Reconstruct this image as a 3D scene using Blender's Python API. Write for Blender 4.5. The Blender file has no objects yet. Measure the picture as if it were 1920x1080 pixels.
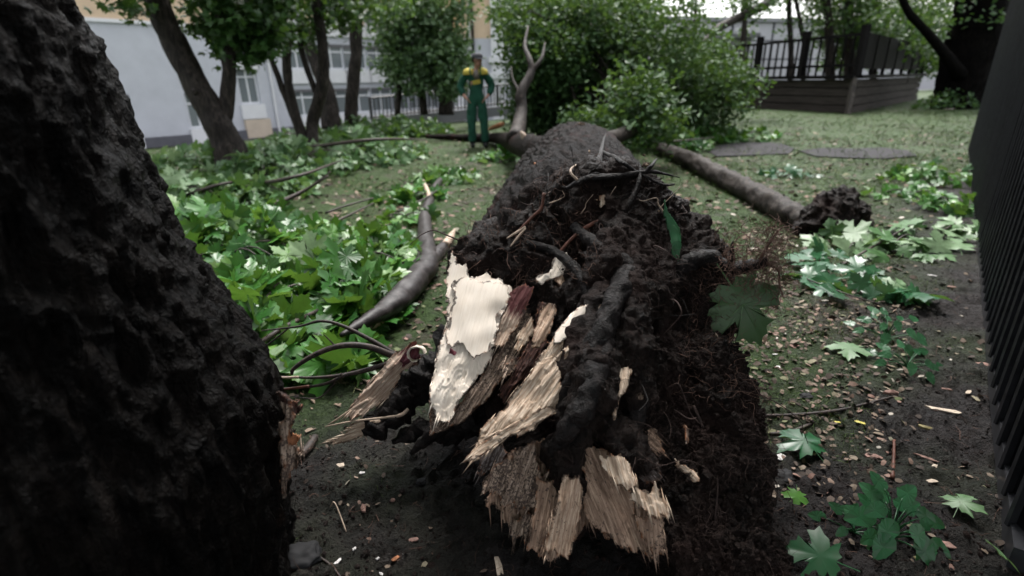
import bpy, bmesh, math, random
import numpy as np
from mathutils import Vector, Matrix
R_ = math.radians
rng = np.random.default_rng(7); random.seed(7)
sc = bpy.context.scene; C = sc.collection

# ------------------------------------------------------------------ camera
FPX = 1000.0; CAMZ = 1.25; PITCH = R_(21.2); ROLL = R_(1.0)
camF = np.array([0, math.cos(PITCH), -math.sin(PITCH)])
_r0 = np.array([1., 0, 0]); _u0 = np.array([0, math.sin(PITCH), math.cos(PITCH)])
camR = math.cos(ROLL)*_r0 - math.sin(ROLL)*_u0
camU = math.cos(ROLL)*_u0 + math.sin(ROLL)*_r0
CAM = np.array([0, 0, CAMZ])
cd = bpy.data.cameras.new('camera'); cam = bpy.data.objects.new('camera', cd); C.objects.link(cam)
cd.sensor_width = 36; cd.lens = FPX/1920*36; cd.clip_start = 0.05; cd.clip_end = 600
m = Matrix.Identity(4)
for i in range(3):
    m[i][0] = camR[i]; m[i][1] = camU[i]; m[i][2] = -camF[i]; m[i][3] = CAM[i]
cam.matrix_world = m
cd.dof.use_dof = True; cd.dof.focus_distance = 1.62; cd.dof.aperture_fstop = 2.0
sc.camera = cam

# ------------------------------------------------------------------ world, sun, exposure
SUN_EL, SUN_AZ = R_(64), R_(15)
w = bpy.data.worlds.new('World'); sc.world = w; w.use_nodes = True
nt = w.node_tree; bg = nt.nodes['Background']
sky = nt.nodes.new('ShaderNodeTexSky'); sky.sky_type = 'NISHITA'; sky.sun_disc = False
sky.sun_elevation = SUN_EL; sky.sun_rotation = SUN_AZ; sky.dust_density = 4; sky.air_density = 1.0
hs = nt.nodes.new('ShaderNodeHueSaturation'); hs.inputs['Saturation'].default_value = 0.22
nt.links.new(sky.outputs[0], hs.inputs['Color']); nt.links.new(hs.outputs[0], bg.inputs[0])
bg.inputs[1].default_value = 0.115
sd = bpy.data.lights.new('sun', 'SUN'); sd.energy = 1.5; sd.angle = R_(18); sd.color = (1, .97, .93)
so = bpy.data.objects.new('sun', sd); C.objects.link(so)
sdir = Vector((math.sin(SUN_AZ)*math.cos(SUN_EL), math.cos(SUN_AZ)*math.cos(SUN_EL), math.sin(SUN_EL)))
so.rotation_euler = (-sdir).to_track_quat('-Z', 'Y').to_euler(); so.location = (0, 0, 12)
sc.view_settings.view_transform = 'Standard'; sc.view_settings.look = 'None'
sc.view_settings.exposure = 2.0; sc.view_settings.gamma = 1; sc.view_settings.use_curve_mapping = False
sc.render.engine = 'CYCLES'; sc.cycles.use_denoising = True
sc.cycles.max_bounces = 6; sc.cycles.transparent_max_bounces = 6
sc.cycles.diffuse_bounces = 3; sc.cycles.glossy_bounces = 2; sc.cycles.transmission_bounces = 3

# ------------------------------------------------------------------ helpers: rays and layout
def ray(px, py):
    return camF + camR*((px-960)/FPX) + camU*((540-py)/FPX)
def P(px, py, Y):
    r = ray(px, py); return CAM + r*(Y/r[1])
# ------------------------------------------------------------------ helpers: noise
_prm = rng.permutation(256); _prm = np.concatenate([_prm, _prm, _prm])
_grd = rng.normal(size=(256, 3)); _grd /= np.linalg.norm(_grd, axis=1)[:, None]
def perlin(p):
    p = np.asarray(p, float); i = np.floor(p).astype(int); f = p - i; u = f*f*f*(f*(f*6-15)+10); i &= 255
    out = 0
    for dx in (0, 1):
        wx = u[:, 0] if dx else 1-u[:, 0]
        for dy in (0, 1):
            wy = u[:, 1] if dy else 1-u[:, 1]
            for dz in (0, 1):
                wz = u[:, 2] if dz else 1-u[:, 2]
                h = _prm[_prm[_prm[i[:, 0]+dx]+i[:, 1]+dy]+i[:, 2]+dz]
                g = _grd[h]; d = f - np.array([dx, dy, dz])
                out = out + wx*wy*wz*(g*d).sum(1)
    return out*1.6
def fbm(p, fr=1., octv=4, gain=.5, ridged=False):
    p = np.asarray(p, float)*fr; a = 1.; s = 0
    for k in range(octv):
        n = perlin(p + 17.3*k)
        s = s + a*((1-2*np.abs(n)) if ridged else n); a *= gain; p = p*2.03
    return s
def xyz(x, y, z=0.):
    x = np.asarray(x, float); return np.stack([x, np.broadcast_to(y, x.shape), np.broadcast_to(z, x.shape)], 1)

# terrain: flat round the trees, falling away towards the school building on the left
FN = np.array([-0.745, 0.667])
def Hs(x, y):
    x = np.asarray(x, float); y = np.asarray(y, float)
    n = FN[0]*x + FN[1]*y
    d = np.clip(n-9.2, 0, None); z = -0.078*d*d/(d+2.0)
    z = z + 0.035*perlin(xyz(x.ravel()*.45, y.ravel()*.45, 3.1)).reshape(x.shape)
    z = z - 0.10*np.exp(-(((x-.15)/.45)**2 + ((y-1.0)/.35)**2))
    return z
def Hz(x, y): return float(Hs(np.array([x]), np.array([y]))[0])
def G(px, py, dz=0.):
    r = ray(px, py); z = 0.
    for k in range(25):
        t = (z+dz-CAMZ)/r[2] if r[2] < -1e-4 else 60
        t = min(max(t, 0), 90); q = CAM + r*t; z = .5*z+.5*Hz(q[0], q[1])
    return q

# ------------------------------------------------------------------ helpers: objects
def setp(o, label=None, cat=None, group=None, kind=None):
    if label: o['label'] = label
    if cat: o['category'] = cat
    if group: o['group'] = group
    if kind: o['kind'] = kind
    return o
def thing(name, loc, label, cat, group=None):
    o = bpy.data.objects.new(name, None); C.objects.link(o); o.location = tuple(loc); o.empty_display_size = .1
    return setp(o, label, cat, group)
def adopt(o, par):
    if par is not None:
        o.parent = par; bpy_loc = wloc(par)
        o.matrix_parent_inverse = Matrix.Translation(-bpy_loc)
    return o
def wloc(o):
    return Vector(o.location) if o.type == 'EMPTY' else Vector((0, 0, 0))
def mesh(name, V, Fc, mat, smooth=True, uv=None, attrs=None):
    me = bpy.data.meshes.new(name)
    V = np.asarray(V, float)
    if isinstance(Fc, np.ndarray): Fc = Fc.tolist()
    me.from_pydata(V.tolist(), [], Fc)
    if smooth: me.polygons.foreach_set('use_smooth', np.ones(len(me.polygons), bool))
    if uv is not None:
        l = me.uv_layers.new(name='UVMap'); vi = np.empty(len(me.loops), np.int32); me.loops.foreach_get('vertex_index', vi)
        l.data.foreach_set('uv', np.asarray(uv, np.float32)[vi].ravel())
    for k, a in (attrs or {}).items():
        at = me.attributes.new(k, 'FLOAT', 'POINT'); at.data.foreach_set('value', np.asarray(a, np.float32))
    for mm in (mat if isinstance(mat, (list, tuple)) else [mat]): me.materials.append(mm)
    me.update(); return me
def obj(name, V, Fc, mat, parent=None, smooth=True, uv=None, attrs=None):
    o = bpy.data.objects.new(name, mesh(name, V, Fc, mat, smooth, uv, attrs)); C.objects.link(o)
    return adopt(o, parent)
def inst(name, me, M, parent=None):
    o = bpy.data.objects.new(name, me); C.objects.link(o)
    o.matrix_basis = Matrix([list(r) for r in M]) if not isinstance(M, Matrix) else M
    return adopt(o, parent)
class MB:
    def __init__(s): s.V = []; s.F = []; s.n = 0
    def add(s, V, Fc):
        V = np.asarray(V, float); s.V.append(V); s.F += [tuple(int(i)+s.n for i in f) for f in Fc]; s.n += len(V); return s
    def box(s, c, size, ax=None):
        c = np.asarray(c, float); h = np.asarray(size, float)/2; A = np.eye(3) if ax is None else np.asarray(ax, float)
        sg = np.array([[x, y, z] for z in (-1, 1) for y in (-1, 1) for x in (-1, 1)], float)*h
        return s.add(c + sg@A, [(0, 2, 3, 1), (4, 5, 7, 6), (0, 1, 5, 4), (2, 6, 7, 3), (0, 4, 6, 2), (1, 3, 7, 5)])
    def tube(s, pts, rad, n=8, **k):
        V, Fc = tube(pts, rad, n, **k); return s.add(V, Fc)
    def build(s, name, mat, parent=None, smooth=False):
        return obj(name, np.concatenate(s.V), s.F, mat, parent, smooth)
def spline(pts, k=8):
    p = np.asarray(pts, float); p = np.vstack([2*p[0]-p[1], p, 2*p[-1]-p[-2]]); out = []
    for i in range(1, len(p)-2):
        t = np.linspace(0, 1, k, endpoint=False)[:, None]
        a, b, c, d = p[i-1], p[i], p[i+1], p[i+2]
        out.append(.5*((2*b)+(-a+c)*t+(2*a-5*b+4*c-d)*t*t+(-a+3*b-3*c+d)*t**3))
    out.append(p[-2][None]); return np.concatenate(out)
def tube(pts, rad, n=8, k=0, rough=0., fr=8., cap=True):
    pts = np.asarray(pts, float); rad = np.broadcast_to(np.asarray(rad, float), (len(pts),)).copy()
    if k:
        q = spline(np.column_stack([pts, rad]), k); pts, rad = q[:, :3], np.clip(q[:, 3], 1e-4, None)
    T = np.gradient(pts, axis=0); T /= np.linalg.norm(T, axis=1)[:, None]+1e-9
    a = np.array([0, 0, 1.]) if abs(T[0][2]) < .9 else np.array([1., 0, 0])
    N = np.empty_like(pts); nn = a - T[0]*(a@T[0]); nn /= np.linalg.norm(nn)
    for i in range(len(pts)):
        nn = nn - T[i]*(nn@T[i]); nn /= np.linalg.norm(nn)+1e-9; N[i] = nn
    B = np.cross(T, N); th = np.linspace(0, 2*np.pi, n, endpoint=False)
    D = (N[:, None]*np.cos(th)[None, :, None] + B[:, None]*np.sin(th)[None, :, None])
    V = (pts[:, None] + D*rad[:, None, None]).reshape(-1, 3)
    if rough:
        rr = np.repeat(rad, n); V = V + D.reshape(-1, 3)*(fbm(V, fr, 3)*rough*rr)[:, None]
    m_ = len(pts); Fc = []
    i = np.arange(m_-1)[:, None]*n; j = np.arange(n)[None]; j2 = (j+1) % n
    Fc = np.stack([i+j, i+j2, i+n+j2, i+n+j], -1).reshape(-1, 4).tolist()
    if cap:
        Fc.append(list(range(n))[::-1]); Fc.append([(m_-1)*n+q for q in range(n)])
    return V, Fc
def hairs(org, dirs, L, r, M=6, curl=.6, sag=0., sides=3):
    """many thin curved strands as one mesh"""
    K = len(org); L = np.broadcast_to(L, (K,)); r = np.broadcast_to(r, (K,))
    p = np.array(org, float); d = np.array(dirs, float); d /= np.linalg.norm(d, axis=1)[:, None]+1e-9
    pts = [p.copy()]
    for q in range(M-1):
        d = d + rng.normal(size=d.shape)*curl + np.array([0, 0, -sag]); d /= np.linalg.norm(d, axis=1)[:, None]+1e-9
        p = p + d*(L/(M-1))[:, None]; pts.append(p.copy())
    pts = np.stack(pts, 1)
    T = np.gradient(pts, axis=1); A = rng.normal(size=(K, 1, 3)); N = np.cross(T, A); N /= np.linalg.norm(N, axis=2)[..., None]+1e-9
    T /= np.linalg.norm(T, axis=2)[..., None]+1e-9; B = np.cross(T, N)
    tap = np.linspace(1, .35, M)[None, :]*r[:, None]
    rings = [pts + (N*math.cos(a)+B*math.sin(a))*tap[..., None] for a in np.linspace(0, 2*np.pi, sides, endpoint=False)]
    V = np.stack(rings, 2).reshape(-1, 3)
    i = np.arange(K)[:, None, None]*M*sides + np.arange(M-1)[None, :, None]*sides; j = np.arange(sides)[None, None]; j2 = (j+1) % sides
    Fc = np.stack([i+j, i+j2, i+sides+j2, i+sides+j], -1).reshape(-1, 4)
    return V, Fc

# ------------------------------------------------------------------ helpers: materials
class NT:
    def __init__(s, name):
        s.m = bpy.data.materials.new(name); s.m.use_nodes = True; s.t = s.m.node_tree; s.b = s.t.nodes['Principled BSDF']
    def n(s, ty, **k):
        nd = s.t.nodes.new(ty)
        for a, v in k.items():
            if a in nd.inputs.keys() and not hasattr(type(nd), a): nd.inputs[a].default_value = v
            else: setattr(nd, a, v)
        return nd
    def l(s, a, b): s.t.links.new(a, b)
    def noise(s, vec, scale, detail=4, rough=.55, dist=0):
        nd = s.n('ShaderNodeTexNoise'); nd.inputs['Scale'].default_value = scale; nd.inputs['Detail'].default_value = detail
        nd.inputs['Roughness'].default_value = rough; nd.inputs['Distortion'].default_value = dist
        if vec is not None: s.l(vec, nd.inputs['Vector'])
        return nd.outputs['Fac']
    def ramp(s, fac, stops, interp='LINEAR'):
        nd = s.n('ShaderNodeValToRGB'); cr = nd.color_ramp; cr.interpolation = interp
        while len(cr.elements) < len(stops): cr.elements.new(.5)
        for e, (p, c) in zip(cr.elements, stops):
            e.position = p; e.color = (c, c, c, 1) if not hasattr(c, '__len__') else (*c, 1)
        s.l(fac, nd.inputs[0]); return nd.outputs[0]
    def mix(s, f, a, b, blend='MIX'):
        nd = s.n('ShaderNodeMix'); nd.data_type = 'RGBA'; nd.blend_type = blend
        for v, i in ((f, 0), (a, 6), (b, 7)):
            if hasattr(v, 'links'): s.l(v, nd.inputs[i])
            elif i == 0: nd.inputs[0].default_value = v
            else: nd.inputs[i].default_value = (*v, 1)
        return nd.outputs[2]
    def math(s, op, a, b=0.):
        nd = s.n('ShaderNodeMath'); nd.operation = op
        for v, i in ((a, 0), (b, 1)):
            if hasattr(v, 'links'): s.l(v, nd.inputs[i])
            else: nd.inputs[i].default_value = v
        return nd.outputs[0]
    def pos(s, scale=(1, 1, 1), src='Position', rot=(0, 0, 0)):
        if src == 'UV': o = s.n('ShaderNodeTexCoord').outputs['UV']
        elif src == 'Object': o = s.n('ShaderNodeTexCoord').outputs['Object']
        else: o = s.n('ShaderNodeNewGeometry').outputs['Position']
        mp = s.n('ShaderNodeMapping'); mp.inputs['Scale'].default_value = scale; mp.inputs['Rotation'].default_value = rot
        s.l(o, mp.inputs['Vector']); return mp.outputs[0]
    def bump(s, h, strength=.5, dist=.01):
        nd = s.n('ShaderNodeBump'); nd.inputs['Strength'].default_value = strength; nd.inputs['Distance'].default_value = dist
        s.l(h, nd.inputs['Height']); s.l(nd.outputs[0], s.b.inputs['Normal']); return s
    def col(s, c):
        if hasattr(c, 'links'): s.l(c, s.b.inputs['Base Color'])
        else: s.b.inputs['Base Color'].default_value = (*c, 1)
        return s
    def rough(s, r, spec=None):
        if hasattr(r, 'links'): s.l(r, s.b.inputs['Roughness'])
        else: s.b.inputs['Roughness'].default_value = r
        if spec is not None: s.b.inputs['Specular IOR Level'].default_value = spec
        return s
def plain(name, c, rough=.6, spec=.3, vary=.25, scale=6., metal=0.):
    t = NT(name); f = t.noise(t.pos(), scale, 5)
    a = tuple(x*(1-vary) for x in c); b = tuple(min(1, x*(1+vary)) for x in c)
    t.col(t.ramp(f, [(.3, a), (.7, b)])).rough(rough, spec); t.b.inputs['Metallic'].default_value = metal
    return t.m
def leafmat(name, stops, rough=.38, spec=.4, trans=.25):
    t = NT(name); g = t.n('ShaderNodeNewGeometry'); oi = t.n('ShaderNodeObjectInfo')
    f = t.math('FRACT', t.math('ADD', g.outputs['Random Per Island'], oi.outputs['Random']))
    c = t.ramp(f, stops)
    nz = t.noise(t.pos(), 45., 3); c = t.mix(t.ramp(nz, [(.35, .0), (.75, .35)]), c, (.02, .035, .012))
    t.col(c).rough(rough, spec)
    tr = t.n('ShaderNodeBsdfTranslucent'); t.l(t.mix(.5, c, (.16, .26, .03)), tr.inputs[0])
    ms = t.n('ShaderNodeMixShader'); ms.inputs[0].default_value = trans
    out = t.t.nodes['Material Output']; t.l(t.b.outputs[0], ms.inputs[1]); t.l(tr.outputs[0], ms.inputs[2]); t.l(ms.outputs[0], out.inputs[0])
    return t.m
def barkmat(name, dark, light, sx=18., sz=5., bump=.6, dist=.012, spec=.35, rough=.6, patches=None, axis='Z'):
    t = NT(name); s = (sx, sx, sz) if axis == 'Z' else (sx, sz, sx)
    v = t.pos(s); f = t.noise(v, 1., 8, .65, .6); f2 = t.noise(t.pos(), 3., 4)
    c = t.ramp(f, [(.40, dark), (.58, light), (.72, tuple(min(1, x*2.0) for x in light))])
    c = t.mix(t.ramp(f2, [(.4, .0), (.7, .55)]), c, dark)
    if patches:
        f3 = t.noise(t.pos(), patches[0], 5, .6); c = t.mix(t.ramp(f3, [(patches[1], 0.), (patches[1]+.06, .8)]), c, patches[2])
    t.col(c).rough(rough, spec); hb = t.math('ADD', f, t.math('MULTIPLY', t.noise(t.pos(), 130., 3), .25)); t.bump(hb, bump, dist)
    return t.m
def woodmat(name, a, b, dirt=(.05, .035, .03), dirt_lo=.62, fine=150., edge=(.20, .075, .03), smooth=False, stain=None):
    """torn wood: grain runs along u of the UV map (metres)"""
    t = NT(name); st = t.pos((13, fine, 1), 'UV'); f = t.noise(st, 1., 5, .7, .3)
    f2 = t.noise(t.pos((6, 38, 1), 'UV'), 1., 4)
    c = t.ramp(f, [(.30, tuple(x*.55 for x in b)), (.45, b), (.60, a), (.75, tuple(min(.85, x*1.12) for x in a))])
    if smooth:
        c = t.mix(t.ramp(f2, [(.3, .55), (.75, .9)]), c, a)
        st2 = t.noise(t.pos((11, 11, 11)), 1., 4); c = t.mix(t.ramp(st2, [(.5, 0.), (.72, .5)]), c, b)
    else: c = t.mix(t.ramp(f2, [(.42, 0.), (.72, .45)]), c, tuple(x*.5 for x in b))
    d = t.noise(t.pos((150, 150, 150)), 1., 3, .6); d2 = t.noise(t.pos((12, 12, 12)), 1., 3)
    dm = t.ramp(t.math('ADD', d, t.math('MULTIPLY', t.math('SUBTRACT', d2, .5), .5)), [(dirt_lo, 0.), (dirt_lo+.06, .9)])
    c = t.mix(dm, c, dirt)
    if stain:
        at = t.n('ShaderNodeAttribute'); at.attribute_name = 'along'
        c = t.mix(t.ramp(t.math('ADD', at.outputs['Fac'], t.math('MULTIPLY', t.math('SUBTRACT', f, .5), .9)), [(stain[0], .95), (stain[1], 0.)]), c, stain[2])
    at = t.n('ShaderNodeAttribute'); at.attribute_name = 'edge'
    en = t.math('MULTIPLY', at.outputs['Fac'], t.ramp(t.noise(t.pos((60, 60, 60)), 1., 3), [(.45, 0.), (.6, 1.)]))
    c = t.mix(en, c, edge)
    ar = t.n('ShaderNodeAttribute'); ar.attribute_name = 'rim'
    rn = t.math('ADD', ar.outputs['Fac'], t.math('MULTIPLY', t.math('SUBTRACT', t.noise(t.pos((38, 38, 38)), 1., 5, .65), .5), 2.2))
    c = t.mix(t.ramp(rn, [(.85, 0.), (1.25, .8)]), c, (.022, .016, .013))
    t.col(c).rough(.62 if smooth else .75, .2); t.bump(f, .18 if smooth else 1., .005); return t.m

M = {}
M['soil_root'] = None
def soilmat(name, a, b, specks=True, scale=1., wet=.55):
    t = NT(name); f = t.noise(t.pos(), 26*scale, 8, .7); f2 = t.noise(t.pos(), 4.5*scale, 4)
    c = t.ramp(f, [(.35, a), (.7, b)])
    c = t.mix(t.ramp(f2, [(.45, 0.), (.7, .6)]), c, (b[0]*1.35, b[1]*1.05, b[2]*1.05))
    if specks:
        f3 = t.noise(t.pos(), 210., 2, .5); c = t.mix(t.ramp(f3, [(.74, 0.), (.78, .8)]), c, (.20, .17, .15))
    t.col(c).rough(t.ramp(f2, [(.4, .34), (.62, .8)]), .15)
    h = t.math('ADD', f, t.math('MULTIPLY', t.noise(t.pos((60, 60, 60)), 1., 5, .7), .5)); t.bump(h, 1., .022); return t.m
M['rootsoil'] = soilmat('root_soil', (.0020, .0015, .0013), (.0195, .0122, .0096))
M['rootbark'] = barkmat('root_bark', (.0025, .002, .002), (.0125, .0088, .008), 40, 40, 1., .014, spec=.2, rough=.5)
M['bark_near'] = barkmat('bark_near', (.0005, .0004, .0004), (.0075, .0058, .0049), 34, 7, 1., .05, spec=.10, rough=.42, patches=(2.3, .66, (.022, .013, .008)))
M['bark_log'] = barkmat('bark_log', (.0014, .0010, .0010), (.0105, .0064, .0053), 30, 9, 1., .035, spec=.05, rough=.55, patches=(3.4, .57, (.022, .0075, .006)), axis='Y')
M['bark_tree'] = barkmat('bark_tree', (.010, .008, .007), (.042, .034, .029), 26, 6, .7, .02, spec=.15)
M['bark_branch'] = barkmat('bark_branch', (.014, .012, .012), (.038, .032, .032), 30, 10, .4, .004, spec=.25, rough=.5)
M['bark_twig'] = barkmat('bark_twig', (.012, .009, .008), (.045, .03, .024), 60, 60, .4, .003)
M['bark_grey'] = barkmat('bark_grey', (.022, .018, .016), (.075, .062, .055), 26, 8, .5, .01)
M['wood_white'] = woodmat('wood_white', (.78, .70, .61), (.64, .53, .42), dirt_lo=.80, smooth=True)
M['wood_pale'] = woodmat('wood_pale', (.72, .60, .48), (.44, .32, .23), dirt_lo=.72)
M['wood_tan'] = woodmat('wood_tan', (.60, .46, .35), (.32, .215, .15), dirt_lo=.66)
M['wood_dirty'] = woodmat('wood_dirty', (.46, .355, .28), (.17, .12, .09), dirt_lo=.50)
M['wood_brown'] = woodmat('wood_brown', (.42, .30, .22), (.23, .15, .108), dirt_lo=.63)
M['wood_maroon'] = woodmat('wood_maroon', (.62, .50, .40), (.38, .27, .2), dirt_lo=.72, stain=(.42, .62, (.062, .010, .014)))
M['wood_curl'] = woodmat('wood_curl', (.66, .54, .44), (.40, .28, .21), dirt_lo=.72, stain=(.10, .26, (.075, .012, .016)))
M['wood_grey'] = woodmat('wood_grey', (.30, .27, .26), (.06, .045, .04), dirt_lo=.52)
M['wood_red'] = woodmat('wood_red', (.14, .07, .055), (.035, .014, .012), dirt_lo=.56)
M['maroon'] = plain('maroon_wood', (.075, .009, .016), .5, .4, .5, 40)
M['orange_bark'] = plain('orange_bark', (.24, .10, .048), .7, .2, .5, 60)
M['fine_root'] = plain('fine_root', (.040, .026, .022), .7, .2, .5, 40)
M['fine_root_red'] = plain('fine_root_red', (.105, .062, .047), .7, .2, .45, 40)
M['root_pale'] = plain('root_pale', (.34, .26, .2), .6, .3, .3, 60)
M['root_orange'] = plain('root_orange', (.075, .026, .015), .6, .3, .5, 50)
M['leaf'] = leafmat('maple_leaf', [(0, (.018, .078, .014)), (.4, (.030, .125, .018)), (.72, (.055, .175, .024)), (.86, (.10, .23, .035)), (.94, (.13, .23, .08)), (1, (.25, .35, .20))])
M['leaf_dark'] = leafmat('maple_leaf_dark', [(0, (.014, .066, .026)), (.5, (.018, .092, .036)), (1, (.032, .12, .05))], .33)
M['leaf_pale'] = leafmat('maple_leaf_pale', [(0, (.04, .105, .03)), (.35, (.065, .155, .05)), (.65, (.11, .205, .09)), (1, (.23, .33, .19))], .45)
M['leaf_tree'] = leafmat('tree_leaf', [(0, (.022, .060, .017)), (.5, (.034, .092, .024)), (.9, (.055, .13, .035)), (1, (.10, .19, .07))], .42, .4, .3)
M['leaf_ash'] = leafmat('ash_leaf', [(0, (.018, .046, .015)), (.5, (.032, .078, .024)), (.9, (.058, .118, .040)), (1, (.085, .155, .06))], .55, .2, .2)
M['leaf_willow'] = leafmat('poplar_leaf', [(0, (.05, .105, .042)), (.5, (.09, .165, .07)), (.85, (.14, .23, .11)), (1, (.28, .37, .24))], .45, .4, .3)
M['leaf_yellow'] = plain('yellow_leaf', (.40, .34, .05), .5, .3, .3, 60)
M['leaf_dry'] = plain('dry_leaf', (.20, .17, .08), .7, .2, .4, 50)
M['grass'] = leafmat('grass_blade', [(0, (.035, .07, .014)), (.5, (.06, .115, .022)), (.82, (.09, .13, .035)), (1, (.15, .13, .07))], .6, .2, .3)
M['grey_wall'] = plain('grey_stucco', (.48, .49, .535), .85, .2, .06, 1.5)
M['orange_wall'] = plain('peach_stucco', (.58, .44, .31), .85, .2, .07, 1.5)
M['beige_wall'] = plain('beige_stucco', (.50, .42, .34), .85, .2, .08, 2)
M['bark_black'] = barkmat('bark_black', (.0006, .0005, .0005), (.0055, .0045, .004), 20, 5, 1., .05, spec=.05, rough=.8)
M['edge_highlight'] = plain('edge_highlight_metal', (.02, .0205, .023), .35, .3, .3, 20)  # highlight on slat edges and bottom rail put into a lighter base colour
M['white_trim'] = plain('white_trim', (.66, .66, .68), .7, .3, .05, 2)
M['plinth'] = plain('grey_plinth', (.10, .10, .115), .85, .2, .12, 3)
M['frame_white'] = plain('window_frame_white', (.66, .67, .70), .5, .4, .03, 2)
gt = NT('window_glass'); gt.col((.16, .18, .19)).rough(.08, .6); M['glass'] = gt.m
M['lintel'] = plain('window_lintel', (.16, .155, .165), .85, .2, .1, 3)
M['pale_wall'] = plain('pale_panel_wall', (.45, .44, .48), .85, .2, .06, .8)
M['pale_roof'] = plain('pale_roof', (.24, .24, .26), .8, .2, .1, 1)
M['dark_metal'] = plain('dark_painted_metal', (.004, .004, .0052), .35, .2, .35, 14)
M['rail_metal'] = plain('wet_rail_metal', (.007, .007, .008), .5, .2, .3, 20)
M['terrace_dark'] = plain('dark_timber_paint', (.006, .0055, .0055), .7, .06, .3, 6)
M['iron'] = plain('iron_fence', (.035, .034, .036), .55, .4, .2, 6)
t = NT('weathered_plank'); f = t.noise(t.pos((1.2, 1.2, 24)), 1., 6, .65)
t.col(t.ramp(f, [(.3, (.018, .015, .0135)), (.7, (.055, .047, .042))])).rough(.8, .08); t.bump(f, .5, .01); M['plank'] = t.m
M['asphalt'] = plain('wet_asphalt', (.020, .019, .021), .75, .12, .3, 20)
M['pavement'] = plain('pavement', (.15, .15, .16), .8, .2, .12, 2)
M['stone'] = plain('dark_stone', (.016, .016, .017), .7, .15, .3, 30)
M['chip_white'] = plain('white_scrap', (.5, .48, .47), .7, .3, .06, 60)
M['chip_cream'] = plain('cream_wood_chip', (.40, .33, .26), .7, .25, .2, 90)
M['chip_pink'] = plain('pink_bark_chip', (.19, .115, .095), .75, .2, .35, 60)

# ------------------------------------------------------------------ ground
def axis(segs):
    out = [segs[0][0]]
    for a, b, st in segs:
        n = max(1, int(round((b-a)/st))); out += list(np.linspace(a, b, n+1)[1:])
    return np.array(out)
gx = axis([(-160, -60, 20), (-60, -20, 4), (-20, -6, .7), (-6, -2.2, .12), (-2.2, 3.4, .016), (3.4, 8, .1), (8, 24, .6), (24, 60, 4), (60, 160, 20)])
gy = axis([(-60, -10, 10), (-10, -1, 1), (-1, .5, .1), (.5, 3.2, .016), (3.2, 6, .05), (6, 12, .12), (12, 24, .5), (24, 60, 3), (60, 220, 20)])
XX, YY = np.meshgrid(gx, gy); zz = Hs(XX, YY)
pp = xyz(XX.ravel(), YY.ravel(), 0.)
def soil_mask(x, y):
    """bare earth round the root plate and along the fence"""
    x = np.asarray(x, float); y = np.asarray(y, float)
    s = np.exp(-(((x-.15)/1.35)**4 + ((y-1.0)/1.05)**4))
    fd = (x-1.45)*.787 - (y-1.1)*.617        # >0 = beyond the fence line
    s2 = 1/(1+np.exp((-fd-.55)*7))*(y < 7)
    return np.clip(np.maximum(s, s2) + .35*fbm(xyz(x*1.6, y*1.6, 9.), 1., 3)*((s > .02) | (s2 > .02)), 0, 1)
sm = soil_mask(XX.ravel(), YY.ravel())
near = np.clip(1.3-np.hypot(XX.ravel()-.2, YY.ravel()-1.4)/5, 0, 1)
clod = fbm(pp, 9., 4)*.018 + np.maximum(fbm(pp+5, 22., 3), 0)*.026 + fbm(pp+9, 2.2, 2)*.026
zz = zz.ravel() + clod*(.35+.9*sm)*near + .012*fbm(pp, 1.5, 2)*(1-near)
ny_, nx_ = XX.shape
ii = (np.arange(ny_-1)[:, None]*nx_ + np.arange(nx_-1)[None]).ravel()
GF = np.stack([ii, ii+1, ii+nx_+1, ii+nx_], 1)
t = NT('ground_soil_and_lawn'); at = t.n('ShaderNodeAttribute'); at.attribute_name = 'soil'
f = t.noise(t.pos(), 30., 8, .7); f2 = t.noise(t.pos(), 1.3, 5, .6); f3 = t.noise(t.pos(), 7., 5, .65)
soil = t.ramp(f, [(.36, (.0042, .0035, .0034)), (.62, (.0225, .0182, .0175))])
soil = t.mix(t.ramp(f3, [(.45, 0.), (.7, .6)]), soil, (.027, .022, .0215))
earth = t.ramp(f, [(.3, (.017, .012, .009)), (.5, (.042, .032, .024)), (.72, (.09, .072, .054))])
moss = t.ramp(f, [(.3, (.013, .030, .006)), (.7, (.040, .080, .015))])
lawn = t.mix(t.ramp(t.math('ADD', t.math('MULTIPLY', f2, .6), t.math('MULTIPLY', f3, .4)), [(.36, 0.), (.49, .95)]), earth, moss)
c = t.mix(at.outputs['Fac'], lawn, soil)
sp = t.noise(t.pos(), 160., 2, .5); c = t.mix(t.ramp(sp, [(.74, 0.), (.78, .6)]), c, (.24, .20, .17))
t.col(c).rough(t.ramp(f3, [(.35, .38), (.6, .85)]), .22); t.bump(t.math('ADD', f, t.noise(t.pos(), 75., 5, .7)), 1., .03)
M['ground'] = t.m
ground = setp(obj('ground', np.column_stack([XX.ravel(), YY.ravel(), zz]), GF, M['ground'], attrs={'soil': sm}), kind='structure')
ZI = zz.reshape(ny_, nx_)
def gz(x, y):
    x = np.asarray(x, float); y = np.asarray(y, float)
    i = np.clip(np.searchsorted(gx, x)-1, 0, nx_-2); j = np.clip(np.searchsorted(gy, y)-1, 0, ny_-2)
    u = (x-gx[i])/(gx[i+1]-gx[i]); v = (y-gy[j])/(gy[j+1]-gy[j])
    return (ZI[j, i]*(1-u)*(1-v)+ZI[j, i+1]*u*(1-v)+ZI[j+1, i]*(1-u)*v+ZI[j+1, i+1]*u*v)
def GG(px, py, dz=0.):
    q = G(px, py, dz); q[2] = float(gz(q[0], q[1]))+dz; return q
#@@REST

# ================================================================== the uprooted tree
TREE = thing('uprooted_tree', (.28, 1.8, 0.), 'big uprooted tree lying with its torn muddy root end towards the camera', 'tree')
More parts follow.
